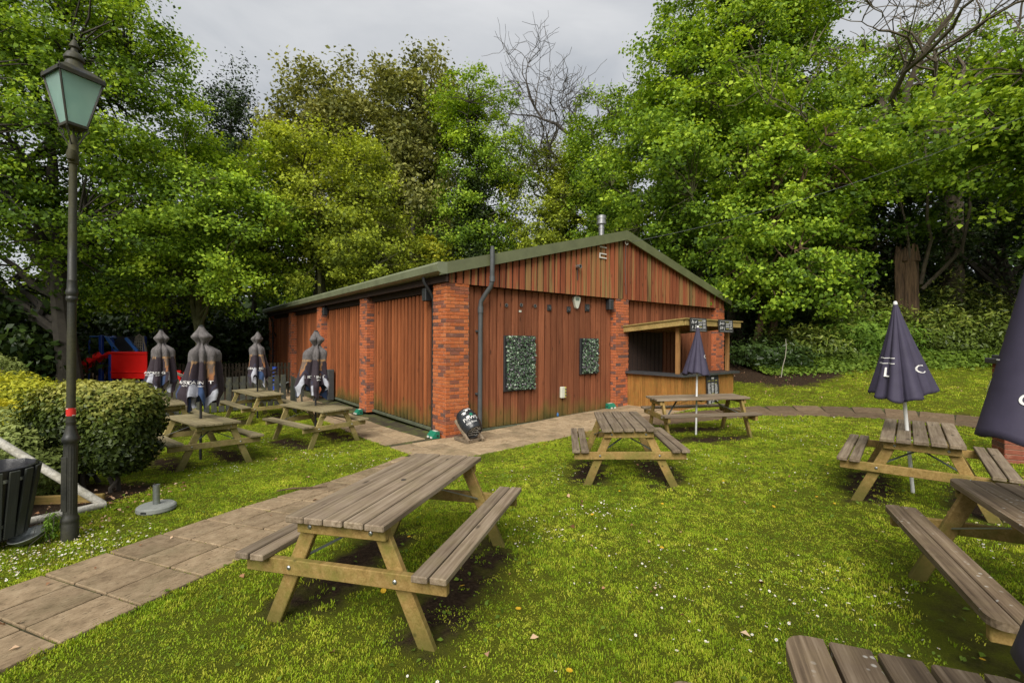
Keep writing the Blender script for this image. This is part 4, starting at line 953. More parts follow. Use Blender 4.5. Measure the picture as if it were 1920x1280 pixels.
# red and white tape band
TAPE_R = plain('red_tape', (.50, .022, .018), .4, 0, .08, 10, 0); TAPE_W = plain('white_tape', (.62, .60, .57), .4, 0, .05, 10, 0)
mb = MB().lathe([(.0552, 1.20), (.0552, 1.275)], 28).tf(LS); obj('tape_band', smooth_by_angle(mb.mesh('tape')), TAPE_R, lamp)
mbr = MB()
for k in range(3):
    vs = []; 
    for i in range(9):
        a = k * 2.094 + i / 8 * .75 - .62
        vs += [(.0558 * math.cos(a), .0558 * math.sin(a), 1.202), (.0558 * math.cos(a + .55), .0558 * math.sin(a + .55), 1.273)]
    mbr.add(vs, [(2 * i, 2 * i + 2, 2 * i + 3, 2 * i + 1) for i in range(8)])
obj('tape_stripe', mbr.tf(LS), TAPE_W, lamp)
# lantern
m, nt, b = newmat('lantern_glass'); tcn = nt.nodes.new('ShaderNodeTexCoord')
c = ramp(nt, noise(nt, tcn.outputs['Object'], 4, 5), [(.3, (.30, .47, .42)), (.7, (.50, .66, .60))])
nt.links.new(c, b.inputs['Base Color']); b.inputs['Roughness'].default_value = .25; b.inputs['Specular IOR Level'].default_value = .6
tl = nt.nodes.new('ShaderNodeBsdfTranslucent'); tl.inputs['Color'].default_value = (.70, .92, .86, 1)
tp_ = nt.nodes.new('ShaderNodeBsdfTransparent'); ms = nt.nodes.new('ShaderNodeMixShader'); ms.inputs[0].default_value = .5
ms2 = nt.nodes.new('ShaderNodeMixShader'); ms2.inputs[0].default_value = .38
nt.links.new(b.outputs[0], ms.inputs[1]); nt.links.new(tl.outputs[0], ms.inputs[2]); nt.links.new(ms.outputs[0], ms2.inputs[1]); nt.links.new(tp_.outputs[0], ms2.inputs[2])
nt.links.new(ms2.outputs[0], nt.nodes['Material Output'].inputs['Surface']); LGLASS = m
lant = obj('lantern', MB().box((0, 0, 3.985), (.27, .27, .03), None, .004), IRONB, lamp); lant.rotation_euler = (0, 0, 1.12); lant.scale = (.62, .62, 1)
zb, zt, rb, rt = 4.0, 4.43, .125, .262
for k in range(4):
    a = math.pi / 4 + k * math.pi / 2; a2 = a + math.pi / 2
    q = 1.414
    p = lambda ang, r, z: (r * q * math.cos(ang), r * q * math.sin(ang), z)
    obj('glazing_bar', MB().beam(p(a, rb, zb), p(a, rt, zt), .022, .022), IRONB, lant)
    s_ = .97
    vs = [p(a, rb * s_, zb), p(a2, rb * s_, zb), p(a2, rt * s_, zt), p(a, rt * s_, zt)]; 
    vs2 = [(x * .985, y * .985, z) for x, y, z in vs]
    obj('pane', MB().add(vs + vs2, [(0, 1, 2, 3), (7, 6, 5, 4), (0, 4, 5, 1), (2, 6, 7, 3)]), LGLASS, lant)
    obj('top_rail', MB().beam(p(a, rt + .012, zt + .01), p(a2, rt + .012, zt + .01), .035, .035), IRONB, lant)
    obj('corner_knob', MB().lathe([(.006, 0), (.014, .01), (.006, .03), (.002, .05)], 8, p(a, rt + .01, zt + .02)), IRONB, lant)
    # scroll bracket
    aa = k * math.pi / 2 + math.pi / 4; pts = []
    for i in range(22):
        t = i / 21; r = .05 + .14 * t if t < .75 else .155 + .04 * math.cos((t - .75) * 18); z = 3.80 + .16 * t if t < .75 else 3.93 + .035 * math.sin((t - .75) * 18 + .3)
        pts.append((r * math.cos(aa), r * math.sin(aa), z))
    obj('scroll_bracket', smooth_by_angle(MB().tube(pts, .009, 6).mesh('scroll')), IRONB, lant)
obj('stem', MB().tube([(0, 0, 3.84), (0, 0, 3.99)], .014, 8), IRONB, lant)
mb = MB(); R4 = [(.285, 4.45), (.275, 4.47), (.16, 4.535)]
vs = []
for r, z in R4: vs += [(r * 1.414 * math.cos(math.pi / 4 + k * math.pi / 2), r * 1.414 * math.sin(math.pi / 4 + k * math.pi / 2), z) for k in range(4)]
mb.add(vs, [(i * 4 + k, i * 4 + (k + 1) % 4, i * 4 + 4 + (k + 1) % 4, i * 4 + 4 + k) for i in range(2) for k in range(4)] + [(3, 2, 1, 0), (8, 9, 10, 11)])
obj('lantern_roof', mb, IRON, lant)
mb = MB().lathe([(.165, 4.53), (.12, 4.565), (.10, 4.61), (.125, 4.625), (.125, 4.645), (.09, 4.69), (.05, 4.70), (.038, 4.735), (.062, 4.75), (.058, 4.77), (.03, 4.81), (.012, 4.825), (.016, 4.84), (.004, 4.86)], 20)
obj('finial', smooth_by_angle(mb.mesh('finial'), 40), IRON, lant)
obj('wire', MB().tube([(.02, 0, 4.4), (.1, .03, 4.36), (.08, -.05, 4.30), (-.05, -.08, 4.26), (-.08, -.02, 4.15)], .006, 6), BLACKP, lant)

# ------------------------------------------------------------------ bin, bowl, goal, parasol foot
SLATB = wood('dark_painted_slat', [(.28, (.018, .021, .018)), (.5, (.032, .036, .032)), (.74, (.055, .058, .050))], axis=2, rough=.6, knots=False, bright=.15, algae=(.05, .05, .02), algae_amt=.35)
BAG = plain('black_bin_liner', (.016, .016, .018), .28, 0, .3, 14, .4)
bx_, by_ = -4.82, 4.27
r = empty('litter_bin', (bx_, by_, gz(bx_, by_)), 0, 'round tapered dark slatted litter bin with black liner', 'litter bin')
zb, zt, rb, rt = .10, .72, .225, .315
for k in range(17):
    a = k * 2 * math.pi / 17 + .1
    p0 = Vector((rb * math.cos(a), rb * math.sin(a), zb)); p1 = Vector((rt * math.cos(a), rt * math.sin(a), zt))
    mid_ = (p0 + p1) / 2; z = (p1 - p0).normalized(); y = Vector((math.cos(a), math.sin(a), 0)); y = (y - z * y.dot(z)).normalized(); x = y.cross(z)
    o = obj('slat', cbox(.075, .02, .63, .004, SLATB), None, r); M = Matrix((x, y, z)).transposed().to_4x4(); M.translation = mid_; o.matrix_local = M
for zz, rr in ((.20, .225), (.62, .287)): obj('hoop', MB().lathe([(rr, zz), (rr, zz + .03), (rr - .008, zz + .03), (rr - .008, zz)], 28), STEEL, r)
prof = [(.20, .12), (.29, .70), (.30, .735), (.285, .745), (.27, .70), (.18, .15)]
obj('liner', smooth_by_angle(MB().lathe(prof, 40, (0, 0, 0), lambda a, z: .02 * math.sin(13 * a + z * 9) + .012 * math.sin(29 * a)).mesh('liner')), BAG, r)
obj('floor_plate', MB().lathe([(.22, .09), (.22, .12)], 24), BLACKP, r)
for sx, sy in ((.13, -.12), (-.13, -.12), (.0, .16)): obj('foot', MB().box((sx, sy, .04), (.06, .06, .10)), W_TOP, r)
r = empty('metal_bowl', (-4.53, 4.33, gz(-4.53, 4.33)), 0, 'shallow steel dog bowl tipped against the litter bin', 'bowl'); r.rotation_euler = (.28, -.12, 0); r.location.z += .03
obj('bowl_body', smooth_by_angle(MB().lathe([(.075, 0), (.10, .015), (.128, .06), (.136, .062), (.134, .068), (.124, .064), (.097, .02), (.072, .008)], 30).mesh('bowl')), STEEL, r)
GOALM = mossy('white_goal_tube', (.42, .40, .35), (.20, .18, .11), .5, 6, .5)
r = empty('football_goal', (-4.75, 5.33, gz(-4.75, 5.33)), 0, 'white tubular football goal frame lying behind the lamp post', 'goal')
def gp(x, y, z): return (x + 4.75, y - 5.33, z)
obj('crossbar', smooth_by_angle(MB().tube([gp(-4.73, 5.33, .05), gp(-5.75, 5.02, .93), gp(-6.4, 4.85, 1.45)], .042, 12).mesh('bar')), GOALM, r)
obj('ground_bar', smooth_by_angle(MB().tube([gp(-4.71, 5.34, .045), gp(-5.0, 4.92, .045), gp(-5.6, 4.05, .045)], .042, 12).mesh('bar')), GOALM, r)
obj('stay_bar', smooth_by_angle(MB().tube([gp(-4.95, 5.05, .03), gp(-5.2, 5.5, .22), gp(-5.45, 5.6, .3)], .026, 10).mesh('bar')), GOALM, r)
EDGEB = plain('rust_brown_edging', (.16, .07, .035), .9, 0, .3, 5, .3)
o = obj('border_edging', MB().box((0, 0, .04), (1.5, .05, .12), None, .01), W_LEG, None, (-5.75, 5.55, gz(-5.75, 5.55)), (0, 0, .15)); tag(o, 'low timber edging board of the shrub bed', 'edging')
CONC = plain('pale_concrete', (.21, .22, .20), .85, 0, .2, 14, .4)
r = empty('parasol_foot', (-4.05, 5.25, gz(-4.05, 5.25)), 0, 'round grey concrete parasol foot with empty metal socket', 'parasol base')
obj('disc', smooth_by_angle(MB().lathe([(.180, 0), (.190, .015), (.187, .05), (.17, .064), (.05, .070)], 36).mesh('disc'), 30), CONC, r)
obj('socket', smooth_by_angle(MB().lathe([(.034, .07), (.034, .29), (.028, .29), (.028, .1)], 18).mesh('socket')), STEEL, r)
o = obj('handle_slot', MB().box((.0, -.184, .03), (.06, .012, .02)), BLACKP, r)

# ------------------------------------------------------------------ picnic tables
def table_frame(x, y, yaw):
    n = gnorm(x, y, .7); u = Vector((math.cos(yaw), math.sin(yaw), 0)); u = (u - n * u.dot(n)).normalized(); v = n.cross(u)
    M = Matrix((u, v, n)).transposed().to_4x4(); M.translation = Vector((x, y, gz(x, y))); return M
def rounded_plank(L, w, th, cut, mat):
    """plank whose outer corners (at +y) are rounded off"""
    pts = [(-L / 2, -w / 2), (L / 2, -w / 2)]
    for a in np.linspace(0, math.pi / 2, 6): pts.append((L / 2 - cut + cut * math.cos(a), w / 2 - cut * .9 + cut * .9 * math.sin(a)))
    for a in np.linspace(math.pi / 2, math.pi, 6): pts.append((-L / 2 + cut + cut * math.cos(a), w / 2 - cut * .9 + cut * .9 * math.sin(a)))
    me = MB().prism(pts, -th / 2, th / 2).mesh('plank'); me.materials.append(mat); return me
trng = random.Random(9)
def picnic_table(x, y, yaw, label, L=1.72, W=.676, Hs=.488, Wo=1.44, ws=.21, li=.115, lh=.557, top=W_TOP, leg=W_LEG, H=.75, gap=.010, nb=5, round_=False, hole=True, th=.04):
    r = empty('picnic_table', (0, 0, 0), 0, label, 'picnic table', 'picnic tables on the lawn'); r.matrix_world = table_frame(x, y, yaw)
    pw = (W - gap * (nb - 1)) / nb
    for i in range(nb):
        yy = -W / 2 + pw / 2 + i * (pw + gap); dx = trng.uniform(-.006, .006)
        me = cbox(L, pw, th, .006, top); rot = (trng.uniform(-.006, .006), trng.uniform(-.002, .002), trng.uniform(-.002, .002))
        if round_ and i in (0, nb - 1):
            me = RP_TOP; rot = (0, 0, math.pi if i == 0 else 0)
        obj('top_plank', me, None, r, (dx, yy, H - th / 2 + trng.uniform(-.002, .002)), rot)
    sw_ = (ws - gap) / 2
    for s in (-1, 1):
        for j in range(2):
            yy = s * (Wo / 2 - sw_ / 2 - j * (sw_ + gap)); me = cbox(L, sw_, th, .006, top); rot = (trng.uniform(-.01, .01), 0, trng.uniform(-.003, .003))
            if round_ and j == 0: me = RP_SEAT; rot = (0, 0, 0 if s > 0 else math.pi)
            obj('seat_plank', me, None, r, (trng.uniform(-.006, .006), yy, Hs - th / 2), rot)
    ue = L / 2 - li
    for e in (-1, 1):
        # cross beams sit outside the legs
        ub = e * (ue + .0225)
        obj('top_beam', cbox(.045, W - .06, .085, .005, leg), None, r, (ub, 0, H - th - .043))
        obj('seat_beam', cbox(.045, Wo - .05, .095, .005, leg), None, r, (ub, 0, Hs - th - .048))
        for s in (-1, 1):
            a = Vector((e * (ue - .0225), s * (lh + .0), -.03)); bq = Vector((e * (ue - .0225), s * (W / 2 - .115), H - th - .002))
            d = (bq - a); z = d.normalized(); xx = Vector((1, 0, 0)); yv = z.cross(xx); M = Matrix((xx, yv, z)).transposed().to_4x4(); M.translation = (a + bq) / 2
            o = obj('leg', cbox(.044, .098, round(d.length, 3), .005, leg), None, r); o.matrix_local = M
            for hz, hy in ((H - th - .043, W / 2 - .125), (Hs - th - .048, lh - (lh - W / 2 + .115) * (Hs - th - .048) / (H - th))):
                obj('bolt', BOLTM, None, r, (e * (ue + .046), s * hy, hz), (0, e * math.pi / 2, 0))
            p0 = (e * (ue - .06), s * (lh - (lh - W / 2 + .115) * .60), Hs - th - .03); p1 = (e * (ue - .52), -s * (W / 2 - .12), H - th - .012 - (.006 if s > 0 else 0))
            obj('brace', MB().beam(p0, p1, .032, .006), STEEL, r)
    obj('batten', cbox(.06, W - .07, .04, .004, leg), None, r, (0, 0, H - th - .021))
    if hole: obj('parasol_hole', HOLEM, None, r, (0, 0, H + .0005))
    return r
BOLTM = MB().lathe([(.015, 0), (.014, .004), (.008, .009)], 10).mesh('bolt'); BOLTM.materials.append(BOLT)
HOLEM = MB().lathe([(.020, 0), (.020, .002)], 14).mesh('hole'); HOLEM.materials.append(BLACKP)
pwt = (.676 - .04) / 5; RP_TOP = rounded_plank(1.72, pwt, .04, .09, W_TOPD); RP_SEAT = rounded_plank(1.72, .1, .04, .07, W_TOPD)
B = dict(L=2.0, W=.66, Hs=.48, Wo=1.40, ws=.215, li=.14, lh=.53, top=W_TOPL, leg=W_LEGP, hole=False, gap=.004)
TABLES = {
 'T1': picnic_table(-.818, 3.536, 1.305, 'large grey picnic table in the foreground beside the slab path'),
 'T2': picnic_table(1.603, 6.587, 1.453, 'small looking grey picnic table in the middle of the lawn, end on', hole=False, gap=.014),
 'T3': picnic_table(4.80, 5.40, .86, 'grey picnic table on the right carrying the leaning navy parasol', hole=False, gap=.016),
 'T4': picnic_table(3.26, 2.60, 1.119, 'lichen spotted picnic table at the right edge with rounded seat ends', top=W_TOPD, round_=True, gap=.010),
 'T5': picnic_table(.98, .72, 1.20, 'old picnic table cut off by the bottom right corner', top=W_TOPD, round_=True, gap=.016),
 'T6': picnic_table(-5.574, 8.245, 2.415, 'pale picnic table nearest the clipped hedge under a folded parasol', **B),
 'T7': picnic_table(-4.262, 9.997, 2.427, 'pale picnic table nearest the hall side wall under a folded parasol', **B),
 'T8': picnic_table(-7.075, 12.795, 2.404, 'pale picnic table by the grey picket fence, farthest from the camera', **B),
 'T9': picnic_table(-8.40, 11.0, 2.41, 'pale picnic table half hidden behind the clipped hedge', **B),
 'T10': picnic_table(3.72, 9.20, .035, 'picnic table seen side on in front of the bar', L=1.83, hole=False),
}
# ------------------------------------------------------------------ parasols
def fabric_mat(name, rough=.75):
    m, nt, b = newmat(name); at = N(nt, 'ShaderNodeAttribute'); at.attribute_name = 'print'; tcn = nt.nodes.new('ShaderNodeTexCoord')
    c = mixc(nt, 1.0, at.outputs['Color'], fr(nt, noise(nt, tcn.outputs['Object'], 18, 5, .6), .3, .7, .82, 1.15), 'MULTIPLY')
    nt.links.new(c, b.inputs['Base Color']); b.inputs['Roughness'].default_value = rough; b.inputs['Specular IOR Level'].default_value = .25
    try: b.inputs['Sheen Weight'].default_value = .1
    except Exception: pass
    bump(nt, b, noise(nt, mapped(nt, tcn.outputs['Object'], (6, 6, 2)), 4, 4, .6), .3, .02); return m
FAB = fabric_mat('printed_canvas')
NAVY = plain('navy_canvas', (.042, .036, .062), .7, 0, .2, 5, .15, .3)
POLED = plain('dark_pole', (.022, .022, .024), .4, 0, .1, 8, 0); POLEW = plain('white_pole', (.62, .62, .60), .4, 0, .08, 8, 0)
def lerp_prof(prof, z):
    zs = [p[0] for p in prof]; rs_ = [p[1] for p in prof]; return float(np.interp(z, zs, rs_))
def folded_parasol(tk, ztop, seed, label, rot=0.0, scl=1.0, lean=(0, 0)):
    """closed market parasol: pinched hood, shoulders, draped skirt with loose hem, printed cloth"""
    rng = np.random.RandomState(seed); M = TABLES[tk].matrix_world; p = M.translation
    r = empty('folded_parasol', p, rot, label, 'parasol', 'folded printed parasols'); r.rotation_euler = (lean[0], lean[1], rot)
    Z = ztop - p.z
    prof = [(.62, .22), (.80, .25), (1.0, .235), (1.25, .215), (1.55, .195), (1.76, .205), (1.84, .185), (1.97, .082), (2.0, .070), (2.03, .074), (2.17, .150), (2.19, .152), (2.34, .075), (2.42, .045), (2.44, .04)]
    prof = [((2.44 - (2.44 - z) * .74) * Z / 2.44, rr * scl) for z, rr in prof]
    nf = 6; ph = rng.rand(4) * 6.28; nz, na = 56, 96
    def surf(a, z):
        q = 2.44 - (2.44 - z * 2.44 / Z) / .74; base = np.interp(z, [k[0] for k in prof], [k[1] for k in prof])
        amp = np.interp(q, [.6, 1.2, 1.75, 1.95, 2.0, 2.2, 2.44], [.55, .46, .30, .34, .40, .24, .0])
        aw = a + .22 * np.sin(a + ph[2]) + .12 * np.sin(2 * a + ph[3]) + .10 * np.sin(2.3 * q + ph[1])
        s = 2 * np.abs(np.cos(nf * .5 * aw + ph[0])) ** .55 - 1.35 + .30 * np.abs(np.cos(nf * aw + ph[1])) ** .6
        hood = 2 * np.abs(np.cos(2 * a + ph[0])) ** .7 - 1.2
        s = np.where(q > 2.02, hood, s)
        return base * (1 + amp * s + (.10 * np.cos(2 * a + ph[2]) + .13 * np.cos(a + ph[1] + 1.4 * q)) * (q < 1.95) + .06 * np.cos(3 * a + ph[3] + q * 2))
    A = np.linspace(0, 2 * np.pi, na, endpoint=False)
    hem = 1.09 + .14 * np.cos(4 * A + ph[1]) + .06 * np.cos(9 * A + ph[2]); hem = hem * Z / 2.44
    V = np.zeros((nz + 1, na, 3)); C = np.zeros((nz + 1, na, 4)); C[..., 3] = 1
    for i in range(nz + 1):
        z = hem + (Z - hem) * (i / nz); rr = surf(A, z); qm = float(np.mean(z)) * 2.44 / Z; V[i, :, 0] = rr * np.cos(A) + .03 * math.sin(2.6 * qm + ph[0]) * (qm < 2.3); V[i, :, 1] = rr * np.sin(A) + .02 * math.sin(3.1 * qm + ph[1]) * (qm < 2.3); V[i, :, 2] = z
        q = 2.44 - (2.44 - z * 2.44 / Z) / .74
        grey = np.array([.098, .088, .086]) * (.8 + .5 * rng.rand(na, 1)); maroon = np.array([.026, .017, .023]); tan = np.array([.27, .14, .055]); blue = np.array([.024, .05, .12]); pale = np.array([.40, .41, .46]); navy = np.array([.028, .026, .045])
        fr_ = (A * 4 / (2 * np.pi) + ph[3]) % 1.0
        col = np.where((q > 1.58)[:, None], grey, maroon)
        col = np.where(((q > 1.20) & (q <= 1.58) & (np.abs(fr_ - .5) < .07 + .20 * (q - 1.2)))[:, None], np.array([.115, .082, .062]), col)
        col = np.where(((q > 1.16) & (q <= 1.5) & (np.abs(np.abs(fr_ - .5) - (.06 + .20 * (q - 1.2))) < .022))[:, None], tan, col)
        col = np.where(((q > 1.12) & (q <= 1.30) & (np.abs(fr_ - .5) < .055))[:, None], np.array([.26, .11, .045]), col)
        col = np.where(((q > 1.535) & (q <= 1.585) & (np.abs(fr_ - .5) < .30))[:, None], np.array([.32, .19, .085]), col)
        hq = (z - hem)
        col = np.where(((hq < .20) & (np.cos(nf * A + ph[0]) > .1) & (fr_ > .3))[:, None], pale, col)
        col = np.where(((hq < .22) & (np.cos(nf * A + ph[0]) <= .1) & (fr_ < .45))[:, None], blue, col)
        col = np.where(((hq < .30) & (hq > .24) & (fr_ > .5))[:, None], navy, col)
        C[i, :, :3] = col
    idx = np.arange(nz)[:, None] * na + np.arange(na)[None, :]; nxt = np.arange(nz)[:, None] * na + (np.arange(na)[None, :] + 1) % na
    F = np.stack([idx, nxt, nxt + na, idx + na], -1).reshape(-1, 4)
    me = fast_mesh('canopy', V.reshape(-1, 3), F); me.polygons.foreach_set('use_smooth', [True] * len(me.polygons))
    at = me.color_attributes.new('print', 'FLOAT_COLOR', 'POINT'); at.data.foreach_set('color', C.reshape(-1).astype(np.float32))
    can = obj('canopy', me, FAB, r)
    obj('pole', MB().tube([(0, 0, .0), (0, 0, Z * .98)], .021, 12), POLED, r)
    obj('top_cap', smooth_by_angle(MB().lathe([(.045 * scl, Z - .012), (.045 * scl, Z + .008), (.02, Z + .02)], 14).mesh('cap')), BLACKP, r)
    # printed lettering wrapped round the skirt
    zt_ = 1.43 * Z / 2.44; V0, F0 = text_tris('RAISING T', .078); V1, F1 = text_tris('RESERVE', .034)
    for k, a0 in enumerate((-2.35, -1.05)):
        mb = MB()
        for VV, FF, zo in ((V0, F0, 0), (V1, F1, -.06)):
            vs = []
            for (x, y, _) in VV:
                z = zt_ + zo + y; a = a0 - rot + x / .235; rr = float(surf(np.array([a]), z)[0]) + .007; vs.append((rr * math.cos(a), rr * math.sin(a), z))
            mb.add(vs, FF)
        obj('lettering', mb, PRINT, can)
    return r
folded_parasol('T9', 2.02, 101, 'folded printed parasol farthest left, behind the clipped hedge', .4, .88)
folded_parasol('T6', 2.04, 102, 'folded printed parasol nearest the camera with blue and grey hem', 1.3, .95)
folded_parasol('T8', 2.02, 103, 'folded printed parasol farthest back in front of the hall end pillar', 2.2, .86)
folded_parasol('T7', 2.00, 104, 'folded printed parasol standing closest to the hall side wall', .1, .98)

def navy_parasol(x, y, zg, ztip, zhem, rad, label, lean, seed, letters, spin=0.0, pole_z=0.0):
    rng = np.random.RandomState(seed); r = empty('navy_parasol', (x, y, zg), 0, label, 'parasol', 'closed navy parasols')
    r.rotation_euler = (lean[1], lean[0], spin); T = ztip - zg; Hm = zhem - zg; nf = 8; ph = rng.rand(4) * 6.28; na, nz = 160, 40
    def surf(a, z):
        t = np.clip((T - z) / (T - Hm), 0, 1.1); base = .022 + (rad - .022) * t ** 1.08
        aw = a + .35 * np.sin(a + ph[1]) + .2 * np.sin(2 * a + ph[2] + .6 * t)
        s = 2 * np.abs(np.cos(nf * .5 * aw + ph[0])) ** .5 - 1.45 + .22 * np.abs(np.cos(nf * aw + ph[3])) ** .5
        return base * (1 + .20 * t ** .5 * s + .08 * t * np.cos(2 * a + ph[2]) + .10 * np.cos(3 * a + ph[3]) * t)
    A = np.linspace(0, 2 * np.pi, na, endpoint=False); hem = Hm + .014 * np.cos(nf * A + ph[0] + 2) + .03 * np.cos(2 * A + ph[1])
    V = np.zeros((nz + 4, na, 3))
    for i in range(nz + 1):
        z = hem + (T - hem) * (i / nz); rr = surf(A, z); V[i + 3, :, 0] = rr * np.cos(A); V[i + 3, :, 1] = rr * np.sin(A); V[i + 3, :, 2] = z
    for i, (k, dz) in enumerate(((.35, .10), (.75, .03), (.94, -.012))):
        rr = surf(A, hem) * k; V[i, :, 0] = rr * np.cos(A); V[i, :, 1] = rr * np.sin(A); V[i, :, 2] = hem + dz
    nn = nz + 3; idx = np.arange(nn)[:, None] * na + np.arange(na)[None, :]; nxt = np.arange(nn)[:, None] * na + (np.arange(na)[None, :] + 1) % na
    F = np.stack([idx, nxt, nxt + na, idx + na], -1).reshape(-1, 4)
    me = fast_mesh('canopy', V.reshape(-1, 3), F); me.polygons.foreach_set('use_smooth', [True] * len(me.polygons))
    can = obj('canopy', me, NAVY, r)
    obj('pole', MB().tube([(0, 0, -.02), (0, 0, T)], .019, 12), POLEW, r)
    obj('tip', smooth_by_angle(MB().lathe([(.020, T - .02), (.021, T + .015), (.016, T + .035), (.006, T + .04)], 14).mesh('tip')), POLEW, r)
    for txt, size, a0, z0, line in letters:
        V0, F0 = text_tris(txt, size) if txt else ([], []); mb = MB(); vs = []
        rb_ = rad * (T - (z0 - zg)) / (T - Hm)
        for (xx, yy, _) in V0:
            z = z0 - zg + yy; a = a0 - spin + xx / rb_; rr = float(surf(np.array([a]), np.array([z]))[0]) + .006; vs.append((rr * math.cos(a), rr * math.sin(a), z))
        mb.add(vs, F0)
        for (zl, w0, w1, hh) in line:
            q = []; n = 14
            for i in range(n + 1):
                a = a0 - spin + (w0 + (w1 - w0) * i / n) / rb_
                for zz in (zl, zl + hh):
                    rr = float(surf(np.array([a]), np.array([zz - zg]))[0]) + .006; q.append((rr * math.cos(a), rr * math.sin(a), zz - zg))
            mb.add(q, [(2 * i, 2 * i + 2, 2 * i + 3, 2 * i + 1) for i in range(n)])
        obj('lettering', mb, PRINT, can)
    return r
t3 = TABLES['T3'].matrix_world.translation; t4 = TABLES['T4'].matrix_world.translation; t10 = TABLES['T10'].matrix_world.translation
navy_parasol(3.70, 9.22, t10.z, 2.10, 1.18, .245, 'closed navy parasol on a white pole in front of the bar', (.012, 0), 201, [('C', .09, -1.0, 1.52, [])])
navy_parasol(4.72, 5.40, t3.z, 2.27, 1.22, .285, 'closed navy parasol leaning left over the right hand picnic table', (-.115, .02), 202,
    [('I L', .15, -3.10, 1.50, [(1.66, -.10, .12, .008), (1.60, -.10, .12, .008)]), ('C', .13, -1.30, 1.52, [])])
navy_parasol(3.30, 2.62, t4.z, 2.95, 1.25, .365, 'big closed navy parasol cut off by the right edge', (-.05, -.01), 203,
    [('G', .105, -3.0, 1.50, []), ('7', .07, -3.0, 1.70, []), ('I/', .10, -3.7, 1.56, [(1.72, -.05, .05, .008)])])
t5 = TABLES['T5'].matrix_world.translation
navy_parasol(1.27, .72, t5.z, 2.6, 1.08, .30, 'closed navy parasol just showing in the bottom right corner', (.0, 0), 204, [])

# ------------------------------------------------------------------ the outdoor bar
BARW = wood('varnished_tongue_and_groove', [(.28, (.14, .055, .012)), (.5, (.29, .130, .028)), (.74, (.40, .21, .06))], axis=2, algae=(.16, .13, .025), algae_amt=.5, knots=False, bright=.12)
BARP = wood('bar_softwood', [(.28, (.17, .105, .030)), (.5, (.31, .215, .075)), (.74, (.43, .33, .14))], axis=0, algae=(.16, .16, .03), algae_amt=.5, knots=False, bright=.1)
POSTW = wood('bar_post_wood', [(.28, (.14, .065, .020)), (.5, (.27, .135, .045)), (.74, (.37, .21, .085))], axis=2, knots=False, bright=.1)
COUNT = plain('dark_counter', (.045, .047, .050), .45, 0, .2, 9, .05)
bar = empty('outdoor_bar', (BC[0], BC[1], BZ), BROT, 'wooden corner bar with dark counter and flat canopy against the hall', 'bar')
b0x, b1x, byf = 6.02, 8.82, -1.72; zb0 = .12; zct = 1.17
# front (side) section perpendicular to the wall and long section parallel with it
p1 = obj('end_panel', MB().box((b0x + .04, (byf + .2) / 2 + .02, (zb0 + zct) / 2), (.03, .2 - byf - .04, zct - zb0)), POSTW, bar)
n = 19
for i in range(n):
    w = (.2 - byf) / n; o = obj('panel_board', cbox(round(w - .004, 3), .016, round(zct - zb0 - .01, 3), .003, BARW), None, p1, (b0x + .015, byf + (i + .5) * w, (zb0 + zct) / 2), (0, 0, math.pi / 2))
p2 = obj('front_panel', MB().box(((b0x + b1x) / 2, byf + .04, (zb0 + zct) / 2), (b1x - b0x - .04, .03, zct - zb0)), POSTW, bar)
n = 30
for i in range(n):
    w = (b1x - b0x) / n; obj('panel_board', cbox(round(w - .005, 3), .016, round(zct - zb0 - .01, 3), .003, BARW), None, p2, (b0x + (i + .5) * w, byf + .015, (zb0 + zct) / 2))
obj('return_panel', MB().box((b1x - .03, (byf + .3) / 2, (zb0 + zct) / 2), (.03, .3 - byf, zct - zb0)), BARW, bar)
mb = MB().prism([(b0x - .10, .28), (b0x - .10, byf - .12), (b1x + .12, byf - .12), (b1x + .12, byf + .45), (b0x + .42, byf + .45), (b0x + .42, .28)], zct, zct + .06)
obj('counter_top', mb, COUNT, bar)
rz0, rz1 = 2.42, 2.60       # canopy falls towards the hall
px0, px1, pyf = 5.86, 8.78, -1.92
for x in (px0 + .26, px1 - .04): obj('post', cbox(.095, .095, 1.36, .006, POSTW), None, bar, (x, byf + .16, zct + .06 + .68))
obj('canopy_fascia', MB().beam((px0, pyf, rz1 - .01), (px1, pyf, rz1 - .01), .05, .16, ch=.006), BARP, bar)
obj('canopy_edge', MB().beam((px0, pyf + .03, rz1 - .015), (px0, .28, rz0 - .01), .05, .16, ch=.006), BARP, bar)
obj('canopy_edge', MB().beam((px1, pyf + .03, rz1 - .015), (px1, .28, rz0 - .01), .05, .16, ch=.006), BARP, bar)
obj('canopy_roof', MB().add([(px0 - .06, pyf - .06, rz1 + .10), (px1 + .06, pyf - .06, rz1 + .10), (px1 + .06, .30, rz0 + .10), (px0 - .06, .30, rz0 + .10), (px0 - .06, pyf - .06, rz1 + .068), (px1 + .06, pyf - .06, rz1 + .068), (px1 + .06, .30, rz0 + .068), (px0 - .06, .30, rz0 + .068)],
    [(0, 1, 2, 3), (7, 6, 5, 4), (0, 4, 5, 1), (1, 5, 6, 2), (2, 6, 7, 3), (3, 7, 4, 0)]), BARP, bar)
for i in range(5):
    x = px0 + .5 + i * .6; obj('rafter', MB().beam((x, pyf + .05, rz1 - .0), (x, .28, rz0 + .0), .045, .10), POSTW, bar)
obj('shaded_serving_hatch', MB().box((7.05, .135, 1.72), (1.75, .04, 1.30)), plain('hatch_shade', (.02, .013, .010), .9, 0, .3, 5, .2), bar)  # hatch coloured near black to stand in for the shaded bar interior
for i in range(8): obj('hatch_board', cbox(.17, .02, 1.26, .003, DARKW), None, bar, (6.30 + i * .215, .102, 1.72))  # dark board colour belongs to the same painted interior shade
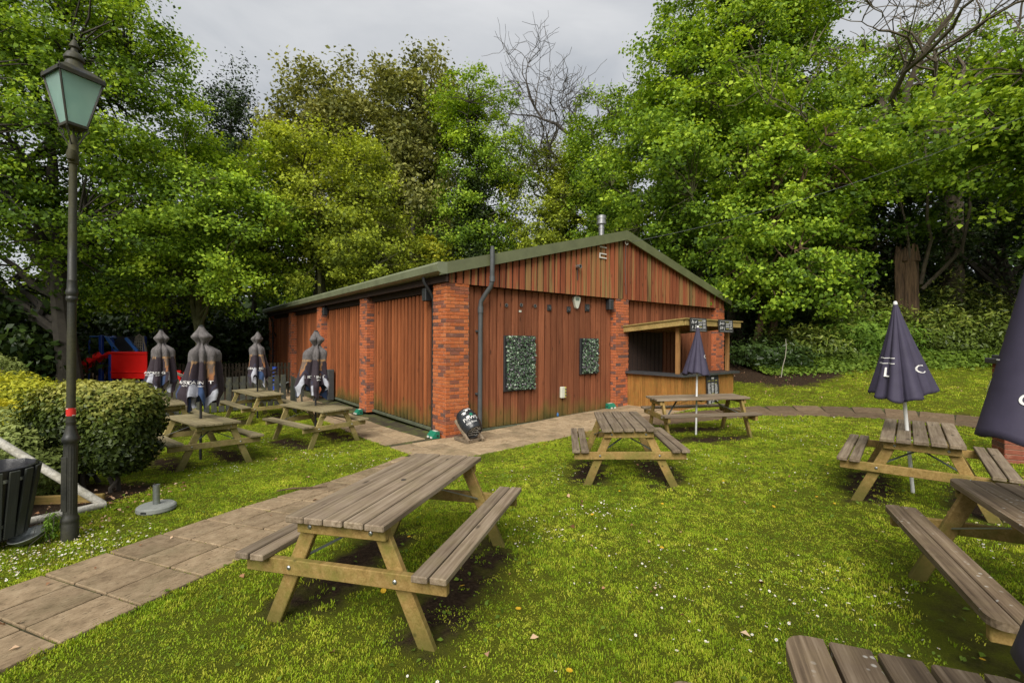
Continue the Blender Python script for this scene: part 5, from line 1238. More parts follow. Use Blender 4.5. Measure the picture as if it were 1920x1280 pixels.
# chalk boards: dark slate with scribbled rows of chalk
CHALKB = plain('chalkboard', (.014, .015, .017), .75, 0, .4, 7, 0); CHALK = plain('chalk', (.50, .50, .48), .95, 0, .3, 30, 0); CHALKY = plain('yellow_chalk', (.34, .32, .08), .95, 0, .2, 30, 0)
FRAMEB = plain('black_frame', (.02, .018, .016), .5, 0, .2, 10, .05)
def scribble(mb, x0, x1, z, h, rng, y=-.0135, w=.006, flow=1.0):
    n = int((x1 - x0) / (h * .30)); pts = []
    for i in range(n + 1): pts.append((x0 + (x1 - x0) * i / max(n, 1) + rng.uniform(-.1, .1) * h * flow, y, z + (h * .5 if i % 2 else -h * .5) * rng.uniform(.3, 1.0)))
    for a, bq in zip(pts[:-1], pts[1:]):
        if rng.random() < .15: continue
        mb.beam(a, bq, .002, w, up=(0, 1, 0))
def chalkboard(name, lx, ly, lz, w, h, label, seed, rows, tilt=0.0, cat='chalkboard', big=False):
    r = empty(name, hall_pt(lx, ly, lz), BROT, label, cat, 'chalkboards on the bar'); r.rotation_euler = (tilt, 0, BROT); rng = random.Random(seed)
    obj('slate', MB().box((0, 0, 0), (w, .02, h)), CHALKB, r)
    for a, d in (((0, 0, h / 2), (w + .03, .03, .022)), ((0, 0, -h / 2), (w + .03, .03, .022)), ((w / 2, 0, 0), (.022, .03, h)), ((-w / 2, 0, 0), (.022, .03, h))): obj('frame', MB().box(a, d, None, .003), FRAMEB, r)
    mb = MB(); my = MB()
    if big:
        mb.box((0, -.0125, h / 2 - .075), (.12, .004, .05))
        for c in range(3):
            xa = -w / 2 + .04 + c * (w - .06) / 3; xb = xa + (w - .06) / 3 - .04; scribble(my, xa, xb, h / 2 - .15, .045, rng)
            for k in range(rows): scribble(mb if rng.random() > .12 else my, xa, xb - rng.uniform(0, .05), h / 2 - .22 - k * (h - .28) / rows, .022, rng, w=.006)
    else:
        scribble(mb, -w * .44, -w * .08, h * .20, h * .30, rng, w=.012); scribble(mb, -w * .42, -w * .08, -h * .16, h * .34, rng, w=.012)
        for k in range(rows): scribble(mb if k % 4 else my, .0 * w - w * .02, w * .20, h * .33 - k * h * .7 / rows, h * .07, rng, w=.008); scribble(mb, w * .25, w * .44, h * .33 - k * h * .7 / rows, h * .07, rng, w=.008)
        mb.box((0, -.0125, -h * .43), (w * .9, .003, .006)); mb.box((0, -.0125, h * .43), (w * .9, .003, .006))
    obj('chalk_writing', mb, CHALK, r); obj('yellow_chalk', my, CHALKY, r)
chalkboard('canopy_chalkboard', 6.38, pyf - .075, 2.53, .76, .34, 'black chalkboard with white lettering at the left of the bar canopy', 5, 6, -.05)
chalkboard('canopy_chalkboard', 7.80, pyf - .075, 2.53, .76, .34, 'black chalkboard with yellow and white lettering at the right of the bar canopy', 8, 5, -.05)
chalkboard('menu_board', 7.55, byf - .05, .66, .62, .98, 'tall black menu chalkboard leaning on the bar front', 12, 22, -.06, 'menu board', True)

# ------------------------------------------------------------------ artificial plant panels on the wall
LF_ART = leafmat('artificial_leaf', (.018, .030, .018), (.055, .095, .050), (.22, .27, .20), .05, .3)
LF_PUR = leafmat('artificial_purple_leaf', (.016, .012, .016), (.055, .046, .058), (.16, .15, .16), .05, .35)
def plant_panel(x0, x1, z0, z1, label, seed, n):
    r = at_hall('plant_panel', (x0 + x1) / 2, FP - .02, (z0 + z1) / 2, label, 'plant panel', 'artificial plant panels on the front wall'); w, h = x1 - x0, z1 - z0; rng = np.random.RandomState(seed)
    obj('tray', MB().box((0, 0, 0), (w + .02, .05, h + .02), None, .006), BLACKP, r)
    for nm, m_, k, (a, bq) in (('foliage', LF_ART, n, (0, 1)), ('purple_foliage', LF_PUR, n // 2, (0, 1))):
        cx = rng.uniform(-w / 2 + .05, w / 2 - .02, k); cz = rng.uniform(-h / 2 + .03, h / 2 - .01, k)
        P = np.stack([cx, -.03 - .06 * rng.rand(k), cz], 1)
        obj(nm, leaf_mesh('f', P, rng.normal(size=(k, 3)) * .6 + np.array([0, -1, .5]), .055, .7, .1 + .85 * rng.rand(k) ** 1.6, rng), m_, r)
plant_panel(1.64, 2.57, .90, 2.20, 'larger artificial foliage panel on the front wall near the drain pipe', 1, 2600)
plant_panel(4.20, 4.87, 1.20, 2.16, 'smaller artificial foliage panel on the front wall near the middle pillar', 2, 1500)

# ------------------------------------------------------------------ barrel on its stand, bait boxes
BARREL = plain('black_painted_barrel', (.020, .022, .025), .3, 0, .25, 9, .1)
bxw, byw = -.86, 9.30
r = empty('painted_barrel', (bxw, byw, gz(bxw, byw) + .012), 0, 'black barrel with white painted lettering and paw prints tilted on a wooden stand', 'barrel')
# axis: leaning towards the lawn
ax = Vector((.42, -.55, -.50)).normalized(); up_ = Vector((0, 0, 1)); xx = ax.cross(up_).normalized(); upb = xx.cross(ax).normalized()
MBR = Matrix((xx, upb, ax)).transposed().to_4x4(); MBR.translation = Vector((0.0, .03, .36))
prof = [(0.0, -.26), (.165, -.26), (.178, -.245), (.195, -.18), (.212, -.08), (.216, 0), (.212, .08), (.195, .18), (.178, .245), (.165, .26), (.155, .245), (.0, .243)]
ob = obj('cask', smooth_by_angle(MB().lathe(prof, 40).mesh('cask'), 30), BARREL, r); ob.matrix_local = MBR
for zz in (-.2, -.09, .09, .2):
    rr = float(np.interp(zz, [-.26, -.18, -.08, 0, .08, .18, .26], [.165, .195, .212, .216, .212, .195, .165])) + .002
    o = obj('hoop', MB().lathe([(rr, zz - .014), (rr + .003, zz), (rr, zz + .014)], 40), BARREL, ob)
def on_cask(mb, V0, F0, a0, z0):
    vs = []
    for (x, y, _) in V0:
        z = z0 - y; rr = float(np.interp(z, [-.26, -.18, -.08, 0, .08, .18, .26], [.165, .195, .212, .216, .212, .195, .165])) + .006; a = a0 - x / .21
        vs.append((rr * math.sin(a), rr * math.cos(a), z))
    mb.add(vs, F0)
mb = MB(); V0, F0 = text_tris('PAWS', .115); on_cask(mb, V0, F0, .35, .05); obj('painted_lettering', mb, PRINT, ob)
mb = MB(); V0, F0 = text_tris('Dog Bowl', .06); on_cask(mb, V0, F0, .45, .15); obj('painted_lettering', mb, PRINT, ob)
mb = MB()
def paw(u, v, s):
    mb = MB(); pts = [(0, 0, .036)] + [(k * .030, .045 - abs(k) * .010 + .0, .014) for k in (-1.5, -.5, .5, 1.5)]
    for (dx, dy, rr) in pts:
        V = [(0, 0, 0)] + [(math.cos(t) * rr * s, math.sin(t) * rr * s * .85, 0) for t in np.linspace(0, 6.283, 11)[:-1]]; V = [(u + dx * s + a, v + dy * s + bq, 0) for a, bq, _ in V]
        on_cask(mb, V, [(0, i, i % 10 + 1) for i in range(1, 11)], 0, 0)
    obj('paw_print', mb, PRINT, ob)
for u, v, s in ((-.06, .17, .9), (-.14, .10, .9), (.03, .2, .8), (-.10, -.02, .7)): paw(u, v, s)
GREENB = plain('green_plastic', (.012, .16, .095), .4, 0, .15, 8, .05)
o = obj('bung', MB().lathe([(.035, 0), (.035, .02), (.01, .026)], 16), GREENB, ob); o.matrix_local = Matrix.Translation((.03, .212, -.02)) @ Matrix.Rotation(-math.pi / 2, 4, 'X')
# chalky scrawl on the barrel head
mb = MB(); rg = random.Random(4)
for k in range(4):
    z = .10 - k * .065; w = .11 if k in (0, 3) else .13; pts = [(-w + 2 * w * i / 14, z + rg.uniform(-.022, .022), .2455) for i in range(15)]
    for a, bq in zip(pts[:-1], pts[1:]): mb.beam(a, bq, .008, .002)
obj('painted_scrawl', mb, PRINT, ob)
for s in (-1, 1):
    base = Matrix.Translation((xx * (s * .17)))
    h0 = Vector((ax.x, ax.y, 0)).normalized()
    a = xx * (s * .17) - h0 * .27 + Vector((0, 0, .03)); bq = xx * (s * .17) + h0 * .27 + Vector((0, 0, .03))
    obj('runner', MB().beam(a, bq, .04, .05, ch=.004), W_TOP, r)
    obj('cradle_arm', MB().beam(bq + Vector((0, 0, .02)), a + Vector((0, 0, .36)) + h0 * .02, .04, .06, ch=.004), W_TOP, r)
for k in (-.22, .0, .22): obj('stand_slat', MB().beam(xx * -.19 + h0 * k + Vector((0, 0, .065)), xx * .19 + h0 * k + Vector((0, 0, .065)), .05, .02), W_TOP, r)
def bait_box(x, y, rz, label):
    r = empty('bait_box', (x, y, gz(x, y) + .014), rz, label, 'bait box', 'green bait boxes at the foot of the hall')
    mb = MB().add([(-.13, -.08, 0), (.13, -.08, 0), (.13, .08, 0), (-.13, .08, 0), (-.13, -.08, .05), (.13, -.08, .05), (.13, .0, .135), (-.13, .0, .135), (.13, .08, .135), (-.13, .08, .135)],
        [(3, 2, 1, 0), (0, 1, 5, 4), (4, 5, 6, 7), (7, 6, 8, 9), (1, 2, 8, 6, 5), (3, 0, 4, 7, 9), (2, 3, 9, 8)])
    obj('box_body', mb, GREENB, r)
    obj('label_sticker', MB().box((0, .04, .137), (.16, .06, .003)), WHITE, r)
    for s in (-1, 1): obj('entry_hole', MB().lathe([(.024, 0), (.024, .004)], 12).tf(Matrix.Rotation(s * math.pi / 2, 4, 'Y')), BLACKP, r, (s * .131, .03, .05)); obj('bracket', MB().box((s * .07, -.09, .02), (.05, .03, .035)), WHITE, r)
q = b2w(-.14, .26); bait_box(q[0], q[1], BROT - math.pi / 2, 'green bait box at the foot of the nearest corner pillar')
q = b2w(-.14, 4.80); bait_box(q[0], q[1], BROT - math.pi / 2, 'green bait box at the foot of the second side pillar')
q = b2w(5.28, -.02); bait_box(q[0], q[1], BROT, 'green bait box at the foot of the middle front pillar')

# ------------------------------------------------------------------ picket fence, gate, bollard, benches
FENCEM = wood('grey_painted_pale', [(.28, (.022, .024, .020)), (.5, (.043, .045, .039)), (.74, (.075, .075, .062))], axis=2, algae=(.12, .115, .045), algae_amt=.6, knots=False, bright=.3)
def picket(name, pts, h, label, pw=.145, gap=.035, mat=FENCEM, cat='fence', group=None, seed=1, thick=.022, pale='pale'):
    rng = random.Random(seed); (x0, y0) = pts[0]; r = empty(name, (x0, y0, gz(x0, y0)), 0, label, cat, group)
    for (ax_, ay), (bx2, by2) in zip(pts[:-1], pts[1:]):
        L = math.hypot(bx2 - ax_, by2 - ay); ang = math.atan2(by2 - ay, bx2 - ax_); n = int(L / (pw + gap))
        for i in range(n):
            t = (i + .5) / n; x = ax_ + (bx2 - ax_) * t; y = ay + (by2 - ay) * t; hh = h + rng.uniform(-.02, .02)
            obj(pale, cbox(round(pw, 3), thick, round(h, 3), .005, mat), None, r, (x - x0, y - y0, gz(x, y) - gz(x0, y0) + h / 2 + .04 + rng.uniform(-.015, .015)), (rng.uniform(-.02, .02), rng.uniform(-.012, .012), ang))
        for zz in (.28, h - .18):
            a = (ax_ - x0, ay - y0 + .0, gz(ax_, ay) - gz(x0, y0) + zz); bq = (bx2 - x0, by2 - y0, gz(bx2, by2) - gz(x0, y0) + zz)
            nx_, ny_ = -math.sin(ang) * .035, math.cos(ang) * .035
            obj('rail', MB().beam((a[0] + nx_, a[1] + ny_, a[2]), (bq[0] + nx_, bq[1] + ny_, bq[2]), .04, .07), mat, r)
    return r
picket('picket_fence', [(-12.4, 12.2), (-9.9, 13.1), (-7.15, 14.6)], 1.02, 'dark grey picket fence behind the pale picnic tables', seed=2)
picket('gate', [(-6.95, 14.45), (-6.25, 13.35)], 1.02, 'open grey boarded gate between the fence and the hall', .14, .012, cat='gate', seed=3)
o = obj('bollard', smooth_by_angle(MB().box((0, 0, .53), (.22, .22, 1.06), None, .02).mesh('b')), plain('dark_grey_metal', (.045, .048, .048), .5, 0, .2, 6, .1), None, (*b2w(.02, 8.05), BZ), (0, 0, BROT)); tag(o, 'square dark grey bollard against the hall side wall', 'bollard')
def bench(x, y, rz, label):
    r = empty('garden_bench', (x, y, gz(x, y)), rz, label, 'bench', 'grey benches beyond the fence'); 
    for k in range(3): obj('back_slat', cbox(1.5, .025, .10, .005, FENCEW), None, r, (0, .2 + .02 * k, .68 + .13 * k), (-.15, 0, 0))
    for k in range(4): obj('seat_slat', cbox(1.5, .10, .025, .005, FENCEW), None, r, (0, -.2 + .11 * k, .45))
    for s in (-1, 1):
        obj('leg', MB().box((s * .65, -.2, .22), (.06, .06, .44)), FENCEM, r); obj('leg', MB().beam((s * .65, .18, 0), (s * .65, .27, 1.0), .06, .06), FENCEM, r)
FENCEW = wood('pale_grey_slat', [(.28, (.07, .085, .085)), (.5, (.13, .15, .15)), (.74, (.19, .21, .20))], axis=0, knots=False, bright=.1)
bench(-7.35, 16.6, BROT + 1.3, 'grey slatted bench beyond the fence nearest the hall'); bench(-8.9, 17.6, BROT + 1.2, 'grey slatted bench beyond the fence behind the far parasol')

# ------------------------------------------------------------------ playground
RED = plain('red_play_panel', (.80, .014, .010), .35, 0, .06, 3, .02); BLUE = plain('blue_play_post', (.022, .065, .36), .35, 0, .12, 5, .02); BLUEL = plain('light_blue_rail', (.04, .15, .50), .35, 0, .1, 5, 0)
ROPE = plain('pale_rope', (.30, .27, .22), .9, 0, .2, 20, .1); RUB = plain('black_rubber_mat', (.028, .029, .030), .7, 0, .25, 6, .1)
pgx, pgy = -15.6, 19.0; pz = gz(pgx, pgy)
play = empty('climbing_frame', (pgx, pgy, pz), 0, 'blue and red climbing frame with slide behind the clipped hedge', 'climbing frame')
def PX(px, y=19.0): return (px - 960) / 862 * y - pgx
def PZ(py, y=19.0): return CAMZ - (py - 634.5) / 862 * y - pz
obj('red_panel', MB().box(((PX(223) + PX(289)) / 2, -.35, (PZ(657) + PZ(707)) / 2), (PX(289) - PX(223), .06, PZ(657) - PZ(707)), None, .02), RED, play)
obj('panel_rim', MB().box(((PX(218) + PX(290)) / 2, -.39, PZ(660)), (PX(290) - PX(218), .06, .10), None, .02).box(((PX(223) + PX(288)) / 2, -.39, PZ(695)), (PX(288) - PX(223), .05, .05), None, .01), RED, play)
for px, p0, p1, dy in ((190, 627, 710, 0), (178, 628, 705, .9), (220, 660, 712, -.3), (256, 628, 700, .4), (209, 662, 712, .5), (146, 678, 712, -.2), (155, 630, 700, .3)):
    w = .13 if px not in (155,) else .06
    obj('post', MB().box((PX(px), dy, (PZ(p0) + PZ(p1)) / 2 - .3), (w, w, PZ(p0) - PZ(p1) + .6), None, .015), BLUE, play)
obj('top_rail', MB().tube([(PX(155), .3, PZ(630)), (PX(178), .3, PZ(629)), (PX(206), .3, PZ(632))], .03, 8), BLUEL, play)
for a, bq in (((204, 631), (224, 657)), ((240, 632), (262, 657))): obj('stair_rail', MB().beam((PX(a[0]), -.1, PZ(a[1])), (PX(bq[0]), -.1, PZ(bq[1])), .08, .10), BLUEL, play)
obj('deck', MB().box((PX(200), .4, PZ(664)), (PX(222) - PX(180), 1.0, .14)), BLUE, play)
obj('canopy_mat', MB().box(((PX(192) + PX(244)) / 2, .6, (PZ(629) + PZ(660)) / 2), (PX(244) - PX(192), .05, PZ(629) - PZ(660))), RUB, play)
mb = MB()
a = Vector((PX(216), -.45, PZ(664))); bq = Vector((PX(158), -.75, PZ(704)))
d = (bq - a)
mb.beam(a, bq, .42, .04)
for s in (-1, 1): mb.beam(a + Vector((0, s * .23, .08)), bq + Vector((0, s * .23, .08)), .04, .20)
obj('slide', mb, RED, play)
mb = MB()
for k in range(6):
    mb.tube([(PX(248) + .06 * k, .2, PZ(628)), (PX(246) + .1 * k, .1, PZ(657))], .018, 5)
for k in range(5): mb.tube([(PX(247), .15, PZ(634 + 5 * k)), (PX(262), .15, PZ(634 + 5 * k))], .016, 5)
mb.tube([(PX(246), .2, PZ(640)), (PX(248), .2, PZ(630)), (PX(254), .2, PZ(625)), (PX(260), .2, PZ(630)), (PX(268), .2, PZ(657))], .03, 6)
obj('rope_net', mb, ROPE, play)
mb = MB()
for k in (0, 1): mb.tube([(PX(313) , .1 * k, PZ(686) - .1 * k), (PX(335), .1 * k, PZ(698) - .1 * k), (PX(350), .1 * k, PZ(703) - .1 * k), (PX(372), .1 * k, PZ(705) - .1 * k)], .03, 6)
obj('rope_bridge', mb, ROPE, play)
r = picket('red_picket_panel', [(-13.9, 19.2), (-12.6, 19.4)], .78, 'bright red picket panel in the playground', .035, .075, RED, 'fence', None, 5, .03, 'bar')
obj('post', MB().box((0, -.03, .45), (.22, .08, .95), None, .01), RED, r)
o = obj('blue_post', smooth_by_angle(MB().box((0, 0, .5), (.16, .16, 1.0), None, .02).mesh('p')), BLUE, None, (-10.1, 19.6, gz(-10.1, 19.6))); tag(o, 'short blue post standing alone right of the red picket panel', 'post')
picket('dark_paling_fence', [(-20.5, 20.4), (-14.5, 20.9), (-9.6, 20.6)], 1.1, 'dark paling fence at the back of the playground', .10, .06, wood('dark_pale', [(.28, (.02, .016, .010)), (.5, (.05, .04, .025)), (.74, (.09, .075, .05))], axis=2, knots=False), 'fence', None, 7)

# ------------------------------------------------------------------ brick pier
px_, py_ = 7.66, 6.95; pz_ = gz(px_, py_)
r = empty('brick_pier', (px_, py_, pz_ - .03), -.5, 'red brick pier with dark stepped cap at the right edge', 'pier')
obj('mortar_core', MB().box((0, 0, .74), (.42, .42, 1.48)), MORTAR, r)
BRICK2 = brickmat('pier_brick', (.20, .060, .036)); rng = random.Random(6)
for c in range(20):
    z = (c + .5) * .0745
    for f in range(4):
        a = f * math.pi / 2; off = .055 if c % 2 else -.055
        for k in (-1, 1):
            L = .215 if (k > 0) == (c % 2 == 0) else .215
            x = k * .1125 + (off if False else 0)
            if c % 2 and k: x = k * .1125
            o = obj('brick', cbox(.213, .10, .0645, .004, BRICK2), None, r)
            sh = (.0) ; M = Matrix.Rotation(a, 4, 'Z') @ Matrix.Translation((x + (.0), -.172 - rng.uniform(0, .003), z)); o.matrix_local = M
obj('cap', MB().box((0, 0, 1.53), (.58, .58, .085), None, .012).box((0, 0, 1.595), (.46, .46, .05), None, .01).box((0, 0, 1.66), (.26, .26, .10), None, .03), plain('dark_cap_stone', (.05, .05, .055), .7, 0, .3, 8, .3), r)

# ------------------------------------------------------------------ grass, flowers, fallen leaves
def gn_instances(o, coll_objs, matname=None):
    cl = bpy.data.collections.new(o.name + '_source')
    for q in coll_objs: cl.objects.link(q)
    ng = bpy.data.node_groups.new(o.name + '_scatter', 'GeometryNodeTree')
    ng.interface.new_socket('Geometry', in_out='INPUT', socket_type='NodeSocketGeometry'); ng.interface.new_socket('Geometry', in_out='OUTPUT', socket_type='NodeSocketGeometry')
    gi = ng.nodes.new('NodeGroupInput'); go = ng.nodes.new('NodeGroupOutput'); ip = ng.nodes.new('GeometryNodeInstanceOnPoints'); ci = ng.nodes.new('GeometryNodeCollectionInfo')
    ci.inputs['Collection'].default_value = cl; ci.inputs['Separate Children'].default_value = True; ci.inputs['Reset Children'].default_value = True
    ip.inputs['Pick Instance'].default_value = True
    ra = ng.nodes.new('GeometryNodeInputNamedAttribute'); ra.data_type = 'FLOAT_VECTOR'; ra.inputs['Name'].default_value = 'rot'
    sa = ng.nodes.new('GeometryNodeInputNamedAttribute'); sa.data_type = 'FLOAT_VECTOR'; sa.inputs['Name'].default_value = 'scl'
    ia = ng.nodes.new('GeometryNodeInputNamedAttribute'); ia.data_type = 'INT'; ia.inputs['Name'].default_value = 'pick'
    L = ng.links
    L.new(gi.outputs[0], ip.inputs['Points']); L.new(ci.outputs[0], ip.inputs['Instance']); L.new(ia.outputs['Attribute'], ip.inputs['Instance Index'])
    L.new(ra.outputs['Attribute'], ip.inputs['Rotation']); L.new(sa.outputs['Attribute'], ip.inputs['Scale']); L.new(ip.outputs[0], go.inputs[0])
    md = o.modifiers.new('scatter', 'NODES'); md.node_group = ng
def scatter(name, P, rot, scl, pick, sources, label, cat):
    me = bpy.data.meshes.new(name); me.vertices.add(len(P)); me.vertices.foreach_set('co', np.ascontiguousarray(P, np.float32).reshape(-1))
    for nm, d, ty in (('rot', rot, 'FLOAT_VECTOR'), ('scl', scl, 'FLOAT_VECTOR')):
        a = me.attributes.new(nm, ty, 'POINT'); a.data.foreach_set('vector', np.ascontiguousarray(d, np.float32).reshape(-1))
    a = me.attributes.new('pick', 'INT', 'POINT'); a.data.foreach_set('value', np.ascontiguousarray(pick, np.int32))
    o = bpy.data.objects.new(name, me); COL.objects.link(o); tag(o, label, cat, None, 'stuff'); gn_instances(o, sources); return o
def blade_tuft(seed, n, h, spread, mat, w=.0032):
    rng = np.random.RandomState(seed); V = []; F = []; T = []
    for i in range(n):
        a = rng.rand() * 6.28; r = spread * math.sqrt(rng.rand()); b2 = rng.rand() * 6.28; x, y = r * math.cos(a), r * math.sin(a)
        hh = h * (.45 + .75 * rng.rand()); ln = hh * (.25 + .9 * rng.rand()); dx, dy = math.cos(b2) * ln, math.sin(b2) * ln; sx, sy = -math.sin(b2) * w, math.cos(b2) * w
        k = len(V); V += [(x - sx, y - sy, -.006), (x + sx, y + sy, -.006), (x + dx * .4 + sx * .8, y + dy * .4 + sy * .8, hh * .65), (x + dx * .4 - sx * .8, y + dy * .4 - sy * .8, hh * .65), (x + dx, y + dy, hh)]
        F += [(k, k + 1, k + 2, k + 3), (k + 3, k + 2, k + 4)]; t = rng.rand(); T += [t * .8, t * .8, t, t, min(1, t + .1)]
    me = bpy.data.meshes.new('tuft'); me.from_pydata(V, [], F); me.materials.append(mat)
    at = me.attributes.new('tone', 'FLOAT', 'POINT'); at.data.foreach_set('value', T)
    return bpy.data.objects.new('grass_tuft', me)
GR = leafmat('grass_blade', (.024, .044, .003), (.070, .100, .005), (.132, .156, .012), .4, .6, gain=3.9)
GRY = leafmat('dry_grass_blade', (.044, .052, .004), (.092, .104, .008), (.175, .168, .024), .35, .6, gain=3.7)
# tone varies over the lawn: add a world position noise to the blade colour
for mt in (GR, GRY):
    nt = mt.node_tree; geo = nt.nodes.new('ShaderNodeNewGeometry'); rp_ = [n_ for n_ in nt.nodes if n_.type == 'VALTORGB'][0]; at_ = [n_ for n_ in nt.nodes if n_.type == 'ATTRIBUTE'][0]
    v = math_(nt, 'ADD', math_(nt, 'MULTIPLY', at_.outputs['Fac'], .6), fr(nt, noise(nt, geo.outputs['Position'], 1.3, 7, .68), .32, .68, -.22, .6)); nt.links.new(v, rp_.inputs[0])
src = [blade_tuft(i, 18, .0165, .050, GR if i < 4 else GRY) for i in range(6)]
rng = np.random.RandomState(91)
def lawn_ok(x, y, margin=.0):
    bx, by = w2b(x, y)
    ok = ~paved(x, y, .05 * rng.rand(len(x)) ** 2) & (soilness(x, y) < .45 + .5 * (rng.rand(len(x)) - .5))
    return ok
def wear(x, y):
    """bare ground under the table seats and by the legs"""
    w = np.zeros(len(x))
    for k, t in TABLES.items():
        M = t.matrix_world; dx = x - M.translation.x; dy = y - M.translation.y; u = M.col[0]; v = M.col[1]
        a = dx * u.x + dy * u.y; c = dx * v.x + dy * v.y
        w = np.maximum(w, np.exp(-((np.abs(c) - .48) / .34) ** 2 - (a / .95) ** 4) * 1.0)
    nz = np.sin(x * 5.1 + 1.3 * np.sin(y * 3.3)) * np.sin(y * 4.7 + 1.1 * np.sin(x * 2.9)) * .5 + .5
    patch = np.clip(np.sin(x * 1.7 + 2.1 * np.sin(y * .9)) * np.sin(y * 1.9 + 1.6 * np.sin(x * 1.2)) + .35 * np.sin(x * 6.3 + y * 4.1) - .45, 0, 1)
    return np.clip(w * (.75 + nz * .9) + patch * .55 * nz, 0, .96)
Ps = []
for r0, r1, dens, sc_ in ((.8, 3.2, 900, .85), (3.2, 5.5, 620, .95), (5.5, 9, 460, 1.0), (9, 14, 240, 1.2), (14, 24, 80, 1.7)):
    area = (r1 ** 2 - r0 ** 2) * 1.15; n = int(area * dens)
    th = rng.uniform(-1.15, 1.15, n); rr = np.sqrt(rng.uniform(r0 ** 2, r1 ** 2, n)); x = rr * np.sin(th); y = rr * np.cos(th)
    ok = lawn_ok(x, y) & (rng.rand(n) > wear(x, y)); x, y = x[ok], y[ok]; Ps.append(np.stack([x, y, gh(x, y), sc_ * (.75 + .5 * rng.rand(len(x)))], 1))
Q = np.concatenate(Ps); n = len(Q)
# patchy growth: longer where it is lush
lush = np.clip(.78 + .45 * np.sin(Q[:, 0] * 9 + 2 * np.sin(Q[:, 1] * 7)) * np.sin(Q[:, 1] * 8 + Q[:, 0] * 3) * .6 + .4 * np.sin(Q[:, 0] * 2.1 + 1.7 * np.sin(Q[:, 1] * 1.3)) * np.sin(Q[:, 1] * 2.6 + Q[:, 0]), .45, 1.4)
jx, jy = [], []
for _ in range(900):
    s_ = -5.8 - st / 2 + rng.randint(0, 24) * st if rng.rand() < .55 else rng.uniform(-5.5, 4.2)
    t_ = rng.uniform(-.62, .62) if abs(((s_ + 5.8 + st / 2) / st) % 1) < 1e-6 else rng.choice([-.21, .21])
    if math.sin(s_ * 2.3 + t_ * 5) + .5 * math.sin(s_ * 7.1) < .35: continue
    q_ = pxy(s_ + rng.normal() * .006, t_ + rng.normal() * .006); jx.append(q_[0]); jy.append(q_[1])
jx, jy = np.array(jx), np.array(jy); Q = np.concatenate([Q, np.stack([jx, jy, g(jx, jy), .30 + .25 * rng.rand(len(jx))], 1)]); n = len(Q); lush = np.concatenate([lush, np.full(len(jx), .8)])
scatter('grass', Q[:, :3], np.stack([rng.normal(size=n) * .12, rng.normal(size=n) * .12, rng.rand(n) * 6.28], 1), np.stack([Q[:, 3], Q[:, 3], Q[:, 3] * lush], 1), rng.randint(0, 6, n), src, 'short green lawn grass around the picnic tables', 'grass')
# daisies and dandelions
PETAL = plain('daisy_petal', (.70, .69, .66), .6, 0, .05, 10, 0); YELF = plain('dandelion_yellow', (.60, .36, .015), .6, 0, .1, 10, 0)
def flower(col, r, h, n=9, eye=True):
    mb = MB(); vs = []; fs = []
    for i in range(n):
        a = i * 6.283 / n; bq = (i + .8) * 6.283 / n; k = len(vs); vs += [(0, 0, h), (r * math.cos(a), r * math.sin(a), h + r * .15), (r * math.cos(bq), r * math.sin(bq), h + r * .15)]; fs.append((k, k + 1, k + 2))
    mb.add(vs, fs); me = mb.mesh('flower'); me.materials.append(col)
    if eye:
        me2 = MB().add(vs, fs).lathe([(r * .35, h + .002), (r * .2, h + .005)], 7).mesh('flower'); me2.materials.append(col); me2.materials.append(YELF)
        for p in me2.polygons:
            if p.index >= len(fs): p.material_index = 1
        me = me2
    return bpy.data.objects.new('flower', me)
n = 1300
cl = [(2.6, 7.3, .9), (6.2, 10.3, 1.0), (5.2, 9.7, 1.0), (.25, 4.4, .6), (.9, 4.9, .6), (1.3, 3.6, 1.1), (-2.4, 7.6, .9), (1.9, 2.6, 1.2), (5.6, 8.4, 1.2), (-3.6, 8.4, .9), (-4.6, 7.4, .8), (2.4, 3.4, .8), (0.2, 6.4, 1.0), (-.4, 1.9, 1.0), (2.3, 9.3, .9), (4.4, 4.1, .8), (-5.4, 9.6, 1.0), (3.2, 6.2, 1.4)]
ci_ = rng.randint(0, len(cl), n); ca = np.array(cl)[ci_]; x = ca[:, 0] + rng.normal(size=n) * ca[:, 2] * .42; y = ca[:, 1] + rng.normal(size=n) * ca[:, 2] * .32
k2 = 420; x = np.concatenate([x, -4.0 + rng.normal(size=k2) * .42, -4.55 + rng.normal(size=240) * .35]); y = np.concatenate([y, 4.15 + rng.normal(size=k2) * .30, 3.72 + rng.normal(size=240) * .22])
ok = ~paved(x, y, -.02); x, y = x[ok], y[ok]; n = len(x)
scatter('daisies', np.stack([x, y, gh(x, y)], 1), np.stack([rng.normal(size=n) * .3, rng.normal(size=n) * .3, rng.rand(n) * 6.28], 1), np.repeat((.45 + .5 * rng.rand(n))[:, None], 3, 1), np.zeros(n), [flower(PETAL, .0105, .032)], 'small white daisies scattered over the lawn', 'daisies')
n = 130; x = rng.uniform(-4, 9, n); y = rng.uniform(1.4, 14, n); ok = lawn_ok(x, y); x, y = x[ok], y[ok]; n = len(x)
scatter('dandelions', np.stack([x, y, gh(x, y)], 1), np.stack([rng.normal(size=n) * .2, rng.normal(size=n) * .2, rng.rand(n) * 6.28], 1), np.ones((n, 3)) * (.7 + .5 * rng.rand(n))[:, None], np.zeros(n), [flower(YELF, .017, .035, 11, False)], 'yellow dandelions dotted over the lawn', 'dandelions')
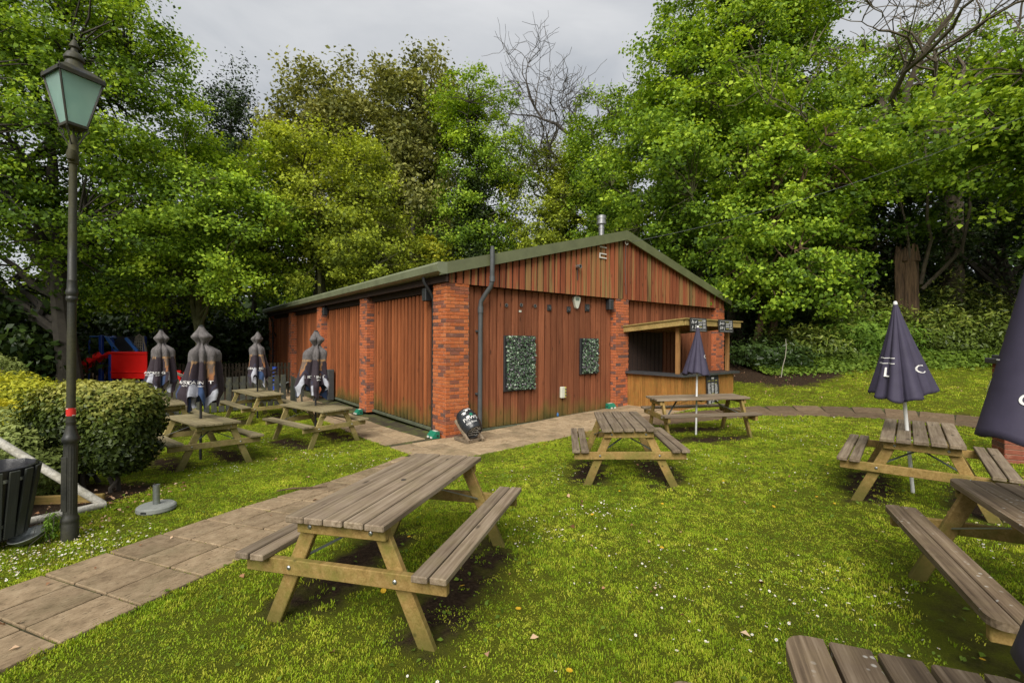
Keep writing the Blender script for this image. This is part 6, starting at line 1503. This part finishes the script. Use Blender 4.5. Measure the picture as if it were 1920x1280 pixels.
# fallen leaves
m = leafmat('fallen_leaf', (.07, .032, .014), (.20, .105, .055), (.36, .26, .17), .1, .8)
n = 260; x = np.concatenate([rng.uniform(-4.5, 8, n), rng.uniform(-5.6, -4.2, 160), rng.uniform(7, 12, 700)]); y = np.concatenate([rng.uniform(1.2, 11, n), rng.uniform(4.5, 6.5, 160), rng.uniform(12, 17, 700)])
P = np.stack([x, y, gh(x, y) + .022], 1); n = len(x)
o = obj('fallen_leaves', leaf_mesh('fallen_leaves', P, rng.normal(size=(n, 3)) * .3 + np.array([0, 0, 1]), .042, .7, rng.rand(n), rng, .35), m); tag(o, 'brown fallen leaves scattered on the grass and bank', 'fallen leaves', None, 'stuff')
# broad leaved weeds and clover in the worn lawn
n = 5200; x = rng.uniform(-5, 8, n); y = rng.uniform(1.3, 10, n); ok = ~paved(x, y, .02) & (rng.rand(n) < .25 + wear(x, y)); x, y = x[ok], y[ok]; n = len(x)
o = obj('lawn_weeds', leaf_mesh('lawn_weeds', np.stack([x, y, gh(x, y) + .012 + .012 * rng.rand(n)], 1), rng.normal(size=(n, 3)) * .35 + np.array([0, 0, 1]), .034, .75, .3 + .4 * rng.rand(n), rng), LF_GROUND); tag(o, 'broad leaved weeds and clover growing through the lawn', 'weeds', None, 'stuff')
# leafy weed at the lamp foot
shrub('leafy_weed', 'small leafy weed with white flowers at the foot of the lamp post', -4.37, 4.37, [(0, 0, .13, .075, .07, .14)], 260, .045, LF_MID, 61, .4, .4, .4)
# twig on the path edge, litter by the wall
x, y = -2.75, 6.0
o = obj('fallen_stick', smooth_by_angle(MB().tube([(-.28, -.02, .02), (-.1, .015, .03), (.1, .0, .028), (.32, .03, .02)], [.008, .012, .012, .006], 7).mesh('stick')), BARKR, None, (x, y, gz(x, y) + .01), (0, 0, .25)); tag(o, 'short brown stick lying on the edge of the slab path', 'stick')
BLUEP = plain('blue_litter', (.05, .16, .36), .4, 0, .1, 10, 0)
q = b2w(3.4, .16); o = obj('litter', MB().box((0, 0, .03), (.05, .03, .07), None, .008).lathe([(.015, .06), (.012, .09)], 8), BLUEP, None, (q[0], q[1], gz(*q) + .012), (0, 0, .4)); tag(o, 'small blue bottle at the foot of the front wall', 'litter')
# thin pale sapling stem on the bank by the bar
x, y = 8.9, 15.2
o = obj('sapling', smooth_by_angle(MB().tube([(0, 0, -.05), (.06, 0, .35), (.14, 0, .65), (.17, .0, .95), (.18, .05, 1.25)], [.014, .013, .012, .011, .006], 7).mesh('stem')), plain('pale_bark', (.28, .26, .2), .9, 0, .2, 10, .2), None, (x, y, gz(x, y))); tag(o, 'thin pale leaning stem on the shaded bank right of the bar', 'sapling')
